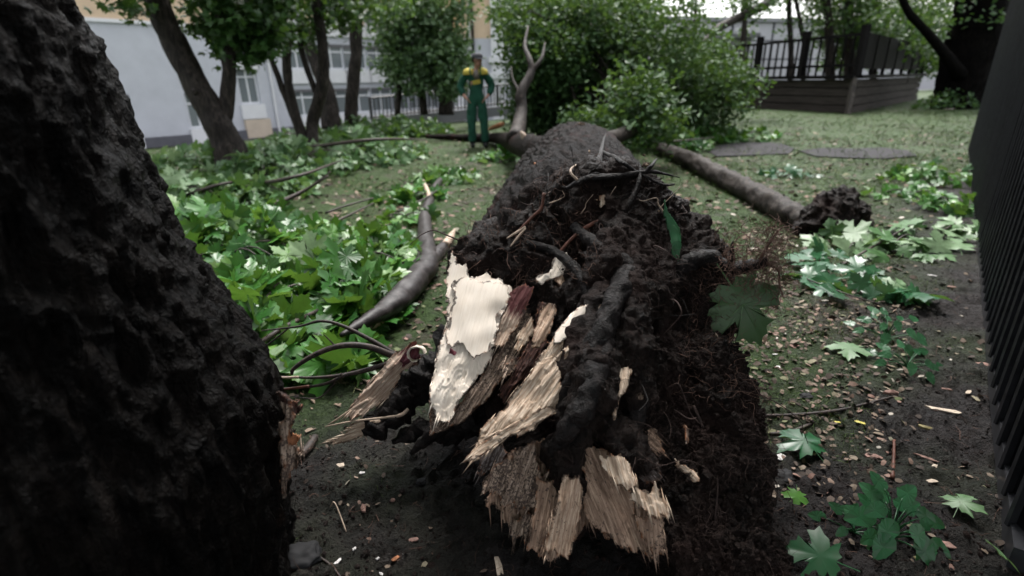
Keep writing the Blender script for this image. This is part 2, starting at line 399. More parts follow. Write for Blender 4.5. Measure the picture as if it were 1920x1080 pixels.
# --- trunk: a flared, ridged log running away from the camera
AX = spline(np.array([[.262, 1.78, .48, .475], [.33, 2.5, .48, .47], [.42, 3.3, .48, .47], [.525, 4.2, .475, .455], [.64, 5.3, .46, .42], [.76, 6.3, .26, .28], [1.0, 7.6, .2, .22], [1.35, 9.6, .25, .19], [1.9, 12.2, .5, .14]]), 60)
nT = len(AX); nA = 300
T = np.gradient(AX[:, :3], axis=0); T /= np.linalg.norm(T, axis=1)[:, None]
sx = np.cross(T, [0, 0, 1.]); sx /= np.linalg.norm(sx, axis=1)[:, None]; sz = np.cross(sx, T)
th = np.linspace(0, 2*np.pi, nA, endpoint=False)
D = sx[:, None]*np.cos(th)[None, :, None] + sz[:, None]*np.sin(th)[None, :, None]
AXr = AX[:, 3]*np.sqrt(np.clip((AX[:, 1]-1.78)/.30, .02, 1)*(2-np.clip((AX[:, 1]-1.78)/.30, .02, 1)))
V = (AX[:, None, :3] + D*AXr[:, None, None]); sh = V.shape; V = V.reshape(-1, 3); D = D.reshape(-1, 3)
q = V*np.array([1, .22, 1.])
disp = fbm(V*np.array([1, .45, 1.]), 2.2, 2)*.022 + (fbm(q, 15., 4, ridged=True)-.9)*.018 + fbm(V*np.array([1, .5, 1]), 38., 3)*.006 - .012
V = V + D*disp[:, None]
i = np.arange(nT-1)[:, None]*nA; j = np.arange(nA)[None]; j2 = (j+1) % nA
obj('trunk', V, np.stack([i+j, i+j2, i+nA+j2, i+nA+j], -1).reshape(-1, 4), M['bark_log'], TREE)

# --- root plate: a lumpy mass of soil and black roots
FYp = [(300, 1.93), (330, 1.87), (360, 1.84), (420, 1.79), (470, 1.73), (560, 1.60), (650, 1.48), (740, 1.37), (830, 1.28), (920, 1.20), (1000, 1.14), (1080, 1.08)]
def FY(py): return float(np.interp(py, [a for a, b in FYp], [b for a, b in FYp]))
def RY(py):
    return float(np.interp(py, _topy, _topY))-.03 if py < 300 else FY(py)-.05
def face(px, py, off=0.):
    return P(px, py, FY(py)-off)
def proj(p):
    d = np.asarray(p) - CAM; z = d@camF; return np.stack([960+FPX*(d@camR)/z, 540-FPX*(d@camU)/z], -1)
_tp = AX[:, :3].copy(); _tp[:, 2] += AX[:, 3]; _q = proj(_tp)[:, 1]; _o = np.argsort(_q[:260]); _topy = _q[_o]; _topY = _tp[_o, 1]
blobs = []
def blob(px, py, r, off=0., Y=None):
    rd = ray(px, py); rd = rd/np.linalg.norm(rd); c = P(px, py, (Y or FY(py)) - off) + rd*r*.92; blobs.append((c, r))
for a in [(930, 505, .16), (900, 560, .10, -.02), (1010, 500, .20), (1100, 470, .24), (1190, 480, .24), (1265, 520, .20), (905, 610, .10, -.03), (985, 600, .15, -.04), (1060, 580, .2),
          (1110, 560, .16, .05), (1180, 560, .15, .04), (1150, 620, .17, .05), (1235, 610, .18, -.05), (1300, 590, .15, -.04), (880, 690, .08, -.04), (960, 690, .13, -.06), (1050, 690, .15), (1120, 680, .16, .06),
          (1200, 690, .15, .02), (1270, 700, .17, -.05), (1330, 680, .10), (1345, 740, .11), (1000, 760, .14, -.05), (1100, 760, .16, .05), (1190, 770, .13, -.02), (1290, 780, .17, -.03), (1370, 800, .10),
          (985, 850, .10, -.03), (1060, 860, .14, .0), (1140, 840, .15, .02), (1230, 850, .15, -.02), (1320, 860, .15, .0), (1390, 870, .09), (1000, 930, .09, -.05), (1090, 930, .13, -.06), (1190, 920, .13, -.05),
          (1280, 930, .15, .0), (1370, 940, .12), (1410, 940, .07), (1290, 1010, .13, .02), (1370, 1030, .13, .02), (1150, 1000, .10, -.16), (1060, 990, .10, -.16), (1330, 1090, .12, .03), (1420, 1060, .07), (1240, 1090, .08, -.06),
          (1080, 410, .12, .02), (1160, 400, .13, .03), (1220, 440, .13, .02),  (1010, 440, .10, .01), (1280, 450, .10, -.03), (1150, 460, .12, .06), (1240, 500, .10, .04), (1060, 370, .07, .01), (1020, 395, .06), (1060, 352, .07, .0), (1110, 342, .08, .02), (1165, 342, .08, .02), (1210, 366, .08, .0), (1245, 405, .08, .0), (1280, 455, .08, -.02), (1300, 505, .10, .0), (1015, 380, .07, .0), (975, 430, .07, .01), (930, 470, .07, .02), (885, 492, .05, .01)]:
    blob(*a)
# knobbly root bases running through the mass
def rootpath(pts, rad, n=10): return spline(np.array([[*face(x, y, o), r] for (x, y, o), r in zip(pts, rad)]), 6)
for pts, rad in [([(1190, 500, .02), (1140, 590, .07), (1090, 680, .09), (1080, 760, .06)], [.05, .07, .06, .05]),
                 ([(1200, 460, .04), (1195, 540, .08), (1180, 640, .08), (1200, 740, .05)], [.05, .06, .07, .05]),
                 ([(1130, 640, .08), (1110, 730, .10), (1080, 800, .08)], [.06, .07, .05]),
                 ([(1130, 800, .06), (1190, 860, .07), (1210, 880, .05)], [.05, .04, .03]),
                 ([(1060, 850, .05), (1080, 920, .06)], [.06, .05]),
                 ([(1250, 480, .05), (1245, 560, .07), (1235, 610, .04)], [.04, .035, .03]),
                 ([(1150, 440, .05), (1140, 480, .08), (1110, 520, .06)], [.05, .06, .04])]:
    for c in rootpath(pts, rad): blobs.append((c[:3], c[3]))
bm = bmesh.new()
for c, r in blobs:
    bmesh.ops.create_icosphere(bm, subdivisions=3, radius=r, matrix=Matrix.Translation(Vector(c)))
me = bpy.data.meshes.new('root_plate'); bm.to_mesh(me); bm.free()
o = bpy.data.objects.new('root_plate_tmp', me); C.objects.link(o)
md = o.modifiers.new('r', 'REMESH'); md.mode = 'VOXEL'; md.voxel_size = .0065
dg = bpy.context.evaluated_depsgraph_get(); me2 = bpy.data.meshes.new_from_object(o.evaluated_get(dg))
bpy.data.objects.remove(o)
n = len(me2.vertices); V = np.empty(n*3); me2.vertices.foreach_get('co', V); V = V.reshape(-1, 3)
N = np.empty(n*3); me2.vertices.foreach_get('normal', N); N = N.reshape(-1, 3)
e = np.empty(len(me2.edges)*2, np.int32); me2.edges.foreach_get('vertices', e); e = e.reshape(-1, 2)
deg = np.bincount(e.ravel(), minlength=n)[:, None]
for k in range(4):                                     # soften the sphere seams
    S = np.zeros_like(V); np.add.at(S, e[:, 0], V[e[:, 1]]); np.add.at(S, e[:, 1], V[e[:, 0]]); V = .45*V + .55*S/deg
q = V*np.array([1., 1., .55])
clodm = np.clip((V[:, 0]-.25)*3, 0, 1)
d = fbm(V, 5., 2)*.020 + fbm(q, 11., 4, ridged=True)*.020*(1-.35*clodm) + fbm(V+3, 30., 3)*(.006+.005*clodm) + np.maximum(fbm(V+8, 48., 3), -.1)*.016*clodm - .014
V = V + N*d[:, None]
me2.vertices.foreach_set('co', V.ravel()); me2.polygons.foreach_set('use_smooth', np.ones(len(me2.polygons), bool))
me2.materials.clear(); me2.materials.append(M['rootsoil']); me2.update(); me2.name = 'root_plate'
RP = bpy.data.objects.new('root_plate', me2); C.objects.link(RP); adopt(RP, TREE)
RPV, RPN = V, N
def proj(p):
    d = np.asarray(p) - CAM; z = d@camF; return np.stack([960+FPX*(d@camR)/z, 540-FPX*(d@camU)/z], -1)

# --- torn wood: slabs with ridged grain, ragged ends and real thickness
def inpoly(x, y, poly):
    r = np.zeros(len(x), bool); n = len(poly)
    for k in range(n):
        x1, y1 = poly[k]; x2, y2 = poly[(k+1) % n]
        cnd = ((y1 > y) != (y2 > y)); xi = (x2-x1)*(y-y1)/((y2-y1) if y2 != y1 else 1e-9)+x1
        r ^= cnd & (x < xi)
    return r
def slab(name, outline, fibre, mat, off=.03, thick=.02, res=.0028, ridge=.004, jag=.012, cross=.004, parent=None, label=None, cup=.010, freq=70., Yf=None, tilt=0., needles=None, grow=False):
    if needles is None: needles = 10 if jag >= .018 else 0
    pts = np.array([(P(x[0], x[1], Yf(x[1]) if Yf else FY(x[1])-off-(x[2] if len(x) > 2 else 0))) for x in outline]); c = pts.mean(0)
    cp = np.mean([[x[0], x[1]] for x in outline], 0)
    yy = lambda y: (Yf(y) if Yf else FY(y)-off)
    u = P(cp[0]+fibre[0], cp[1]+fibre[1], yy(cp[1]+fibre[1])) - P(cp[0], cp[1], yy(cp[1])); u /= np.linalg.norm(u)
    _, _, vt = np.linalg.svd(pts-c); nrm = vt[2]
    if nrm@(CAM-c) < 0: nrm = -nrm
    u = u - nrm*(u@nrm); u /= np.linalg.norm(u); v = np.cross(nrm, u)
    uv = np.stack([(pts-c)@u, (pts-c)@v], 1); wr = (pts-c)@nrm
    lo, hi = uv.min(0)-.02, uv.max(0)+.02
    nu, nv = [max(3, int((hi[k]-lo[k])/res)) for k in (0, 1)]
    gu, gv = np.meshgrid(np.linspace(lo[0], hi[0], nu), np.linspace(lo[1], hi[1], nv)); gu = gu.ravel(); gv = gv.ravel()
    s0 = rng.uniform(0, 50)
    ju = jag*(1.3*fbm(xyz(gv*20, gu*5, s0), 1., 2, .6) + .45*fbm(xyz(gv*75, gu*9, s0+9), 1., 2, .6) + .18*perlin(xyz(gv*240, gu*12, s0+3)))
    jv = cross*fbm(xyz(gu*45, gv*20, s0+7), 1., 2) + cross*1.4*perlin(xyz(gu*17, gv*9, s0+5))
    ins = inpoly(gu+ju, gv+jv, uv)
    d2 = ((gu[:, None]-uv[None, :, 0])**2 + (gv[:, None]-uv[None, :, 1])**2) + 4e-4
    wgt = 1/d2**1.5; wv = (wgt*wr).sum(1)/wgt.sum(1)
    h = ridge*(fbm(xyz(gv*freq, gu*freq*.09, s0+11), 1., 4, .6) + .8*fbm(xyz(gv*freq*.25, gu*4, s0+20), 1., 2))
    steps = np.floor(2.5*fbm(xyz(gv*22, gu*9, s0+31), 1., 2)) * ridge*.7
    if grow:
        gk = np.clip(((gu-lo[0])/(hi[0]-lo[0])-.42)/.3, .06, 1); h = h*gk; steps = steps*gk
    half = (uv[:, 1].max()-uv[:, 1].min())/2; vc = (uv[:, 1].max()+uv[:, 1].min())/2
    h = h + steps*(0 if freq < 35 else 1) + .010*perlin(xyz(gu*11, gv*16, s0+40)) - cup*((gv-vc)/half)**2
    Pn = c + gu[:, None]*u + gv[:, None]*v + (wv+h)[:, None]*nrm
    I = ins.reshape(nv, nu); cell = I[:-1, :-1] & I[1:, :-1] & I[:-1, 1:] & I[1:, 1:]
    jj, kk = np.nonzero(cell); a = jj*nu+kk; quads = np.stack([a, a+1, a+nu+1, a+nu], 1)
    if len(quads) == 0: return None
    used = np.unique(quads); mp = -np.ones(nu*nv, int); mp[used] = np.arange(len(used)); quads = mp[quads]
    # distance to the torn edge, for the bark-coloured rim
    dist = np.full(I.shape, 0); cur = I.copy()
    for k in range(9):
        nx2 = cur.copy(); nx2[1:] &= cur[:-1]; nx2[:-1] &= cur[1:]; nx2[:, 1:] &= cur[:, :-1]; nx2[:, :-1] &= cur[:, 1:]; dist += nx2; cur = nx2
    ed = np.clip(1-dist.ravel()[used]/2.5, 0, 1); rim = np.clip(1-dist.ravel()[used]/8., 0, 1)
    al = (gu[used]-gu[used].min())/(np.ptp(gu[used])+1e-6)
    Vf = Pn[used]; back = Vf - nrm*thick*(1-.6*ed[:, None]) - nrm*(h[used])[:, None]*.8
    nV = len(Vf); ev = np.concatenate([quads[:, [0, 1]], quads[:, [1, 2]], quads[:, [2, 3]], quads[:, [3, 0]]])
    key = np.sort(ev, 1); key = key[:, 0]*nV+key[:, 1]; _, inv, cnt = np.unique(key, return_inverse=True, return_counts=True)
    be = ev[cnt[inv] == 1]
    Fall = np.concatenate([quads, quads[:, ::-1]+nV, np.stack([be[:, 1], be[:, 0], be[:, 0]+nV, be[:, 1]+nV], 1)])
    VA = [Vf, back]; UVa = [np.tile(np.stack([gu[used], gv[used]], 1), (2, 1))]; Ea = [ed, ed*0+.6]; La = [al, al]; Ra = [rim, rim*0+1]; FL = Fall.tolist(); nb_ = 2*nV
    if needles:
        bi = np.unique(be); bi = bi[al[bi] > .45]
        if len(bi):
            for q_ in rng.choice(bi, needles):
                ln = rng.uniform(.015, .065); r0 = rng.uniform(.001, .0035); dr = u + v*rng.normal()*.10 + nrm*rng.normal()*.12; st = Vf[q_] - u*ln*.6; ed_ = Vf[q_]+dr*ln*.7; md_ = (st+ed_)/2
                ring = [st, md_+v*r0, md_-v*r0, md_+nrm*r0*1.3, ed_]; VA.append(np.array(ring)); FL += [(nb_, nb_+1, nb_+3), (nb_, nb_+3, nb_+2), (nb_+4, nb_+3, nb_+1), (nb_+4, nb_+2, nb_+3), (nb_, nb_+2, nb_+1), (nb_+4, nb_+1, nb_+2)]
                UVa.append(np.tile([[gu[used][q_], gv[used][q_]]], (5, 1))); Ea.append(np.zeros(5)); La.append(np.full(5, al[q_])); Ra.append(np.zeros(5)); nb_ += 5
    o = obj(name, np.concatenate(VA), FL, mat, parent or TREE, True, uv=np.concatenate(UVa), attrs={'edge': np.concatenate(Ea), 'along': np.concatenate(La), 'rim': np.concatenate(Ra)})
    if label: o['label'] = label
    return o
slab('torn_wood', [(847, 468), (852, 490), (872, 498), (900, 516), (930, 524), (962, 530), (955, 562), (940, 598), (926, 650), (912, 682), (892, 715), (868, 748), (845, 788), (818, 786), (800, 738), (812, 698), (822, 655), (832, 610), (836, 560), (836, 515), (840, 480)],
     (-.32, 1), M['wood_white'], .045, .03, .0026, .006, .020, .006, label='broad cream face of bare wood, smooth above and splintered below', freq=46, cup=.016, grow=True)
slab('bark_peel', [(850, 520), (890, 520), (930, 530), (958, 536), (952, 565), (938, 600), (926, 645), (905, 664), (886, 676), (868, 650), (850, 656), (838, 640), (842, 600), (845, 560)], (-.25, 1), M['wood_white'], .058, .006, .0026, .0012, .014, .008, freq=12, cup=.012, needles=0)
slab('splinter', [(806, 740), (845, 770), (872, 740), (900, 705), (928, 662), (955, 622), (985, 575), (1003, 600), (985, 655), (950, 705), (915, 745), (870, 785), (825, 815), (802, 818)], (-.62, 1), M['wood_dirty'], .02, .03, .003, .006, .012, .004, label='mottled brown flank of torn root')
slab('splinter', [(952, 540), (1003, 535), (990, 575), (968, 615), (940, 650), (926, 652), (934, 600)], (-.45, 1), M['wood_maroon'], .045, .02, .0028, .004, .018, .004, label='splinter stained dark red at its upper end')
slab('splinter', [(1088, 572), (1106, 566), (1112, 590), (1098, 612), (1086, 640), (1056, 668), (1060, 720), (1048, 770), (1005, 800), (962, 818), (925, 840), (882, 870), (862, 873), (888, 832), (898, 800), (930, 772), (960, 738), (1000, 690), (1030, 640), (1062, 598)],
     (-.74, 1), M['wood_pale'], .115, .03, .0026, .006, .020, .004, label='long pale splinter ending in a sharp point', cup=.012)
slab('splinter', [(1085, 572), (1108, 568), (1110, 590), (1090, 615), (1060, 640), (1030, 650), (1040, 620), (1062, 596)], (-.8, 1), M['wood_white'], .124, .02, .0028, .0025, .014, .004, freq=30)
slab('splinter', [(1045, 770), (1000, 800), (960, 818), (900, 858), (868, 872), (900, 832), (950, 800), (1000, 775)], (-.82, .62), M['wood_pale'], .13, .014, .0026, .004, .02, .003)
slab('splinter', [(1060, 672), (1088, 650), (1082, 640), (1050, 655)], (-.8, .8), M['wood_pale'], .13, .01, .0025, .003, .012, .003)
slab('torn_wood', [(1062, 474), (1066, 505), (1046, 520), (1018, 532), (1002, 520), (1030, 505), (1042, 476)], (-.6, 1), M['wood_white'], .045, .02, .0028, .003, .012, .006, freq=40)
slab('torn_wood', [(1040, 520), (1060, 515), (1064, 532), (1046, 540)], (-.3, 1), M['wood_tan'], .04, .015, .0028, .003, .01, .006)
slab('torn_wood', [(1112, 560), (1150, 562), (1162, 535), (1198, 540), (1206, 568), (1170, 590), (1142, 608), (1128, 584)], (-.9, .5), M['wood_pale'], .14, .02, .0028, .005, .012, .007)
slab('splinter', [(1138, 680), (1188, 684), (1182, 712), (1166, 745), (1156, 788), (1148, 792), (1146, 756), (1132, 735)], (-.12, 1), M['wood_pale'], .13, .02, .0028, .004, .014, .004)
slab('splinter', [(1008, 592), (1026, 562), (1042, 578), (1042, 602), (1018, 640), (998, 645)], (-.5, 1), M['wood_tan'], .10, .02, .0028, .006, .016, .006)
slab('splinter', [(966, 620), (996, 605), (1000, 625), (985, 650), (968, 665)], (-.5, 1), M['wood_pale'], .03, .015, .0028, .005, .02, .008)
slab('splinter', [(940, 690), (962, 668), (965, 690), (945, 715)], (-.4, 1), M['wood_dirty'], .05, .015, .0028, .005, .02, .008)
slab('torn_wood', [(962, 840), (1060, 835), (1130, 855), (1190, 900), (1245, 950), (1250, 1035), (1180, 1028), (1105, 985), (1072, 1030), (1012, 1025), (962, 995), (905, 930)], (.05, 1), M['wood_brown'], .035, .04, .003, .010, .03, .012, label='dull brown torn base of the stump behind the lower splinters')
slab('torn_wood', [(966, 828), (1002, 842), (1018, 880), (1050, 892), (1046, 930), (1010, 965), (975, 968), (955, 950), (928, 942), (898, 938), (906, 900), (938, 868)], (-.35, 1), M['wood_dirty'], .06, .03, .0028, .010, .026, .008, label='frayed mud-stained lump of torn wood')
slab('splinter', [(962, 965), (1000, 950), (1010, 985), (990, 1008), (958, 1002)], (-.2, 1), M['wood_dirty'], .05, .02, .0028, .006, .024, .006)
slab('splinter', [(1008, 892), (1055, 900), (1044, 960), (1020, 1030), (988, 1036), (998, 985)], (-.18, 1), M['wood_brown'], .075, .03, .0028, .005, .018, .004)
slab('splinter', [(1058, 890), (1082, 888), (1096, 920), (1092, 972), (1076, 1028), (1062, 1056), (1018, 1050), (1026, 1000), (1042, 940)], (-.16, 1), M['wood_tan'], .105, .035, .0028, .005, .018, .004, cup=.014, label='thick tan splinter with a broken lower end')
slab('torn_wood', [(1050, 822), (1088, 810), (1140, 842), (1162, 880), (1186, 930), (1192, 968), (1216, 1008), (1252, 1040), (1228, 1052), (1182, 1032), (1142, 1002), (1108, 985), (1094, 960), (1098, 900), (1082, 850)],
     (.42, 1), M['wood_brown'], .085, .03, .0028, .006, .024, .005, label='broad brown sheet of torn wood')
slab('torn_wood', [(1120, 848), (1182, 862), (1198, 900), (1192, 926), (1164, 918), (1140, 888)], (.3, 1), M['wood_pale'], .125, .02, .0028, .005, .02, .006)
slab('splinter', [(1180, 918), (1232, 904), (1252, 948), (1248, 972), (1215, 962), (1192, 948)], (.25, 1), M['wood_pale'], .12, .025, .0028, .008, .02, .007)
slab('splinter', [(1186, 965), (1218, 962), (1248, 985), (1254, 1048), (1228, 1052), (1208, 1010)], (.15, 1), M['wood_brown'], .095, .02, .0028, .006, .022, .005)
slab('splinter', [(1170, 805), (1230, 800), (1242, 845), (1190, 850)], (.7, .6), M['wood_brown'], .03, .02, .003, .005, .02, .006)
slab('torn_wood', [(1268, 858), (1285, 868), (1308, 890), (1300, 900), (1280, 885)], (.6, .7), M['wood_pale'], .06, .01, .0028, .003, .012, .01)
slab('splinter', [(1283, 795), (1296, 800), (1294, 830), (1284, 835)], (0, 1), M['wood_dirty'], .07, .015, .0028, .005, .014, .004)
slab('torn_wood', [(1190, 737), (1204, 735), (1208, 748), (1194, 752)], (.5, 1), M['wood_tan'], .10, .01, .0025, .002, .006, .004)
slab('splinter', [(845, 650), (858, 660), (852, 668), (840, 660)], (.4, 1), M['maroon'], .10, .004, .002, .001, .003, .002)
slab('torn_wood', [(1085, 472), (1118, 440), (1150, 434), (1186, 458), (1192, 492), (1150, 498), (1110, 492)], (.5, 1), M['wood_grey'], .085, .02, .003, .008, .016, .012, label='grey-white mottled lump of root bark')
slab('torn_wood', [(1188, 472), (1224, 458), (1236, 500), (1226, 562), (1206, 545), (1196, 505)], (0, 1), M['wood_red'], .075, .02, .003, .008, .018, .010, label='reddish flayed root bark')
slab('torn_wood', [(1012, 560), (1000, 620), (965, 690), (935, 735), (950, 745), (1000, 690), (1035, 640), (1040, 590)], (-.6, 1), M['wood_red'], .03, .02, .003, .008, .018, .010)
slab('splinter', [(1130, 800), (1170, 830), (1225, 850), (1250, 900), (1215, 905), (1160, 850)], (.7, .8), M['wood_grey'], .07, .015, .003, .008, .02, .010)
slab('splinter', [(900, 840), (930, 830), (960, 850), (940, 880), (905, 900)], (-.4, 1), M['wood_grey'], .03, .015, .003, .008, .02, .010)
# upper pits and bark scraps
slab('torn_wood', [(1122, 365), (1135, 362), (1136, 385), (1124, 390)], (0, 1), M['wood_pale'], .03, .01, .0028, .002, .006, .004)
slab('torn_wood', [(1100, 360), (1118, 356), (1122, 376), (1104, 378)], (.3, 1), M['wood_tan'], .02, .01, .0028, .004, .01, .008)
slab('bark_scrap', [(992, 320), (1005, 300), (1015, 302), (1012, 318), (990, 332)], (-.6, 1), M['orange_bark'], 0, .006, .005, .003, .016, .01, Yf=lambda y: 2.30-(y-300)*.004)
for k, (x, y, s) in enumerate([(1090, 231, 10), (1205, 293, 9), (1212, 308, 11), (1108, 283, 8), (1236, 395, 6), (1060, 300, 5)]):
    slab('bark_scrap', [(x-s, y), (x, y-s*.5), (x+s, y+s*.1), (x+s*.6, y+s*.6), (x-s*.6, y+s*.7)], (1, .4), M['wood_pale'], 0, .012, .008 if y < 300 else .005, .003, .01, .006, Yf=lambda yy, y0=y: RY(y0))
# --- the root that reaches out to the left with a curl of torn bark
LY = lambda y: float(np.interp(y, [630, 700, 800, 850], [1.60, 1.55, 1.46, 1.42]))
slab('splinter', [(752, 648), (775, 640), (798, 662), (785, 682), (758, 692), (742, 722), (728, 748), (692, 772), (652, 792), (648, 772), (688, 722), (720, 682)], (-.92, 1), M['wood_curl'], parent=TREE, Yf=LY, ridge=.005, jag=.02, label='splinter of the left root stained red inside its curl')
slab('splinter', [(660, 790), (700, 785), (716, 802), (690, 816), (650, 830), (606, 833), (640, 812)], (-1, .3), M['wood_pale'], parent=TREE, Yf=LY, ridge=.005, jag=.02)
th = np.linspace(0, 1.55*np.pi, 24); cc = P(781, 664, LY(664)-.012); uu = camR; vv_ = camU
sp = MB(); prof = []
for k, a in enumerate(th):
    rr = .034-.011*a/(1.55*np.pi)
    prof.append([cc + uu*math.cos(a+.2)*rr + vv_*math.sin(a+.2)*rr*.9 - camF*o for o in (-.02, .028)])
prof = np.array(prof); Vc = prof.reshape(-1, 3); Fq = [(2*k, 2*k+1, 2*k+3, 2*k+2) for k in range(len(th)-1)]
inner = np.array([[cc + (p-cc)*np.array([.86]*3) for p in pr] for pr in prof]).reshape(-1, 3); nb = len(Vc)
Fq = Fq + [(b+nb, a+nb, d+nb, c_+nb) for a, b, c_, d in [(f[0], f[1], f[2], f[3]) for f in Fq]] + [(2*k+1, 2*k+1+nb, 2*k+3+nb, 2*k+3) for k in range(len(th)-1)]
Vc = np.concatenate([Vc, inner]); Vc = Vc + fbm(Vc, 60., 2)[:, None]*.003
o = obj('bark_curl', Vc, Fq, M['wood_white'], TREE, True, uv=np.zeros((len(Vc), 2)), attrs={'edge': np.zeros(len(Vc)), 'along': np.ones(len(Vc)), 'rim': np.zeros(len(Vc))}); o['label'] = 'rolled curl of pale bark at the tip of the left root'
slab('splinter', [(762, 652), (784, 650), (790, 668), (770, 678), (752, 690), (748, 676)], (-.7, 1), M['maroon'], parent=TREE, Yf=lambda y: LY(y)-.012, ridge=.004, jag=.012)
def path(pts, rad, Yf=None, k=6, **kw):
    pp_ = np.array([P(a[0], a[1], a[2] if len(a) > 2 else Yf(a[1])) for a in pts]); return tube(pp_, rad, kw.pop('n', 10), k=k, **kw)
def root(name, pts, rad, mat, Yf=None, parent=TREE, **kw):
    V, Fc = path(pts, rad, Yf, **kw); return obj(name, V, Fc, M[mat], parent)
root('root', [(880, 640, 1.75), (812, 700, 1.64), (770, 730, 1.60), (735, 770, 1.53), (700, 800, 1.48), (680, 812, 1.46)], [.09, .062, .058, .052, .04, .015], 'rootbark', rough=.7, fr=26, n=28, k=12)
root('root', [(960, 760, 1.6), (860, 800, 1.52), (790, 805, 1.5), (735, 828, 1.47)], [.08, .045, .03, .01], 'rootbark', rough=.8, fr=30, n=20, k=12)
root('root', [(842, 790, 1.45), (800, 822, 1.44), (770, 850, 1.43)], [.03, .022, .008], 'rootbark', rough=.5, fr=26, n=10)
root('root', [(765, 767, 1.50), (752, 778, 1.48), (720, 783, 1.47), (660, 790, 1.46), (610, 800, 1.46)], [.006, .006, .004, .003, .002], 'root_pale')
root('root', [(690, 750, 1.5), (660, 768, 1.49), (615, 797, 1.48)], [.006, .005, .002], 'root_pale')
# dark twiggy roots to the left
for pts, rad, mt in [([(800, 690, 1.66), (740, 668, 1.64), (690, 650, 1.62), (640, 648, 1.60), (590, 665, 1.58), (552, 690, 1.56), (547, 702, 1.56)], [.012, .012, .011, .010, .009, .007, .005], 'bark_twig'),
                 ([(745, 668, 1.66), (700, 640, 1.67), (640, 610, 1.68), (600, 602, 1.68), (560, 612, 1.68), (490, 620, 1.68)], [.010, .008, .006, .005, .004, .002], 'bark_twig'),
                 ([(540, 616, 1.68), (510, 640, 1.68), (472, 666, 1.68)], [.003, .0025, .001], 'bark_twig'),
                 ([(760, 672, 1.62), (700, 690, 1.6), (650, 702, 1.58), (590, 708, 1.57), (512, 706, 1.56)], [.010, .009, .007, .005, .003], 'bark_twig'),
                 ([(650, 702, 1.57), (600, 722, 1.56), (515, 730, 1.55)], [.006, .005, .003], 'bark_twig'),
                 ([(560, 707, 1.562), (535, 708, 1.561), (511, 706, 1.558)], [.0048, .0042, .003], 'root_pale'),
                 ([(580, 724, 1.553), (550, 728, 1.551), (518, 731, 1.548)], [.0055, .0045, .003], 'root_orange'),
                 ([(640, 700, 1.57), (600, 745, 1.55), (540, 742, 1.54)], [.003, .0025, .001], 'bark_twig'),
                 ([(630, 650, 1.6), (612, 632, 1.6), (606, 626, 1.6)], [.003, .002, .001], 'bark_twig')]:
    root('root', pts, rad, mt)
# roots on top of the trunk end and the thick root reaching right
for pts, rad, mt in [([(1118, 330, RY(330)), (1124, 296, RY(296)), (1132, 262, RY(262)), (1136, 251, RY(251))], [.016, .011, .007, .003], 'rootbark'),
                 ([(1060, 355, RY(355)), (1100, 335, RY(335)), (1160, 330, RY(330)), (1220, 322, RY(322)), (1275, 333, RY(333))], [.008, .012, .010, .006, .0015], 'rootbark'),
                 ([(1210, 324, RY(324)), (1225, 306, RY(306)), (1232, 297, RY(297))], [.008, .005, .002], 'rootbark'),
                 ([(1130, 285, RY(285)), (1160, 300, RY(300)), (1190, 320, RY(320)), (1240, 345, RY(345)), (1265, 346, RY(346))], [.008, .008, .006, .005, .003], 'rootbark'),
                 ([(1150, 420, RY(420)), (1185, 372, RY(372)), (1200, 330, RY(330)), (1198, 300, RY(300))], [.012, .010, .006, .002], 'rootbark'),
                 ([(1090, 345, RY(345)), (1070, 318, RY(318)), (1105, 298, RY(298))], [.005, .004, .003], 'root_pale'),
                 ([(1020, 362, RY(362)), (1015, 390, RY(390)), (1000, 405, RY(405)), (975, 430, RY(430)), (962, 442, RY(442))], [.006, .006, .005, .004, .002], 'root_orange'),
                 ([(985, 425, RY(425)), (965, 438, RY(438)), (950, 447, RY(447))], [.005, .004, .002], 'root_pale'), ([(985, 428, RY(428)), (970, 446, RY(446)), (957, 462, RY(462))], [.004, .004, .002], 'root_pale'),
                 ([(1132, 412, RY(412)), (1110, 420, RY(420)), (1080, 440, RY(440)), (1055, 466, RY(466)), (1048, 478, RY(478))], [.006, .007, .006, .005, .002], 'root_orange'),
                 ([(1260, 520, 1.66), (1290, 494, 1.66), (1330, 484, 1.66), (1365, 502, 1.64), (1400, 500, 1.62), (1440, 490, 1.6)], [.04, .030, .026, .022, .020, .014], 'rootbark'),
                 ([(1365, 500, 1.64), (1372, 470, 1.64), (1374, 452, 1.64)], [.008, .006, .003], 'rootbark'),
                 ([(1420, 495, 1.61), (1440, 460, 1.6), (1462, 430, 1.6), (1480, 424, 1.6)], [.006, .004, .003, .001], 'fine_root_red'),
                 ([(1430, 492, 1.6), (1458, 505, 1.58), (1462, 535, 1.57), (1470, 560, 1.56)], [.005, .0035, .003, .001], 'fine_root_red'),
                 ([(1340, 625, 1.52), (1362, 655, 1.50), (1352, 690, 1.49)], [.004, .003, .002], 'root_pale'),
                 ([(1300, 760, 1.36), (1330, 830, 1.3), (1345, 900, 1.22), (1340, 980, 1.15)], [.005, .004, .003, .002], 'fine_root')]:
    root('root', pts, rad, mt, rough=.5 if mt == 'rootbark' else .15, fr=38)
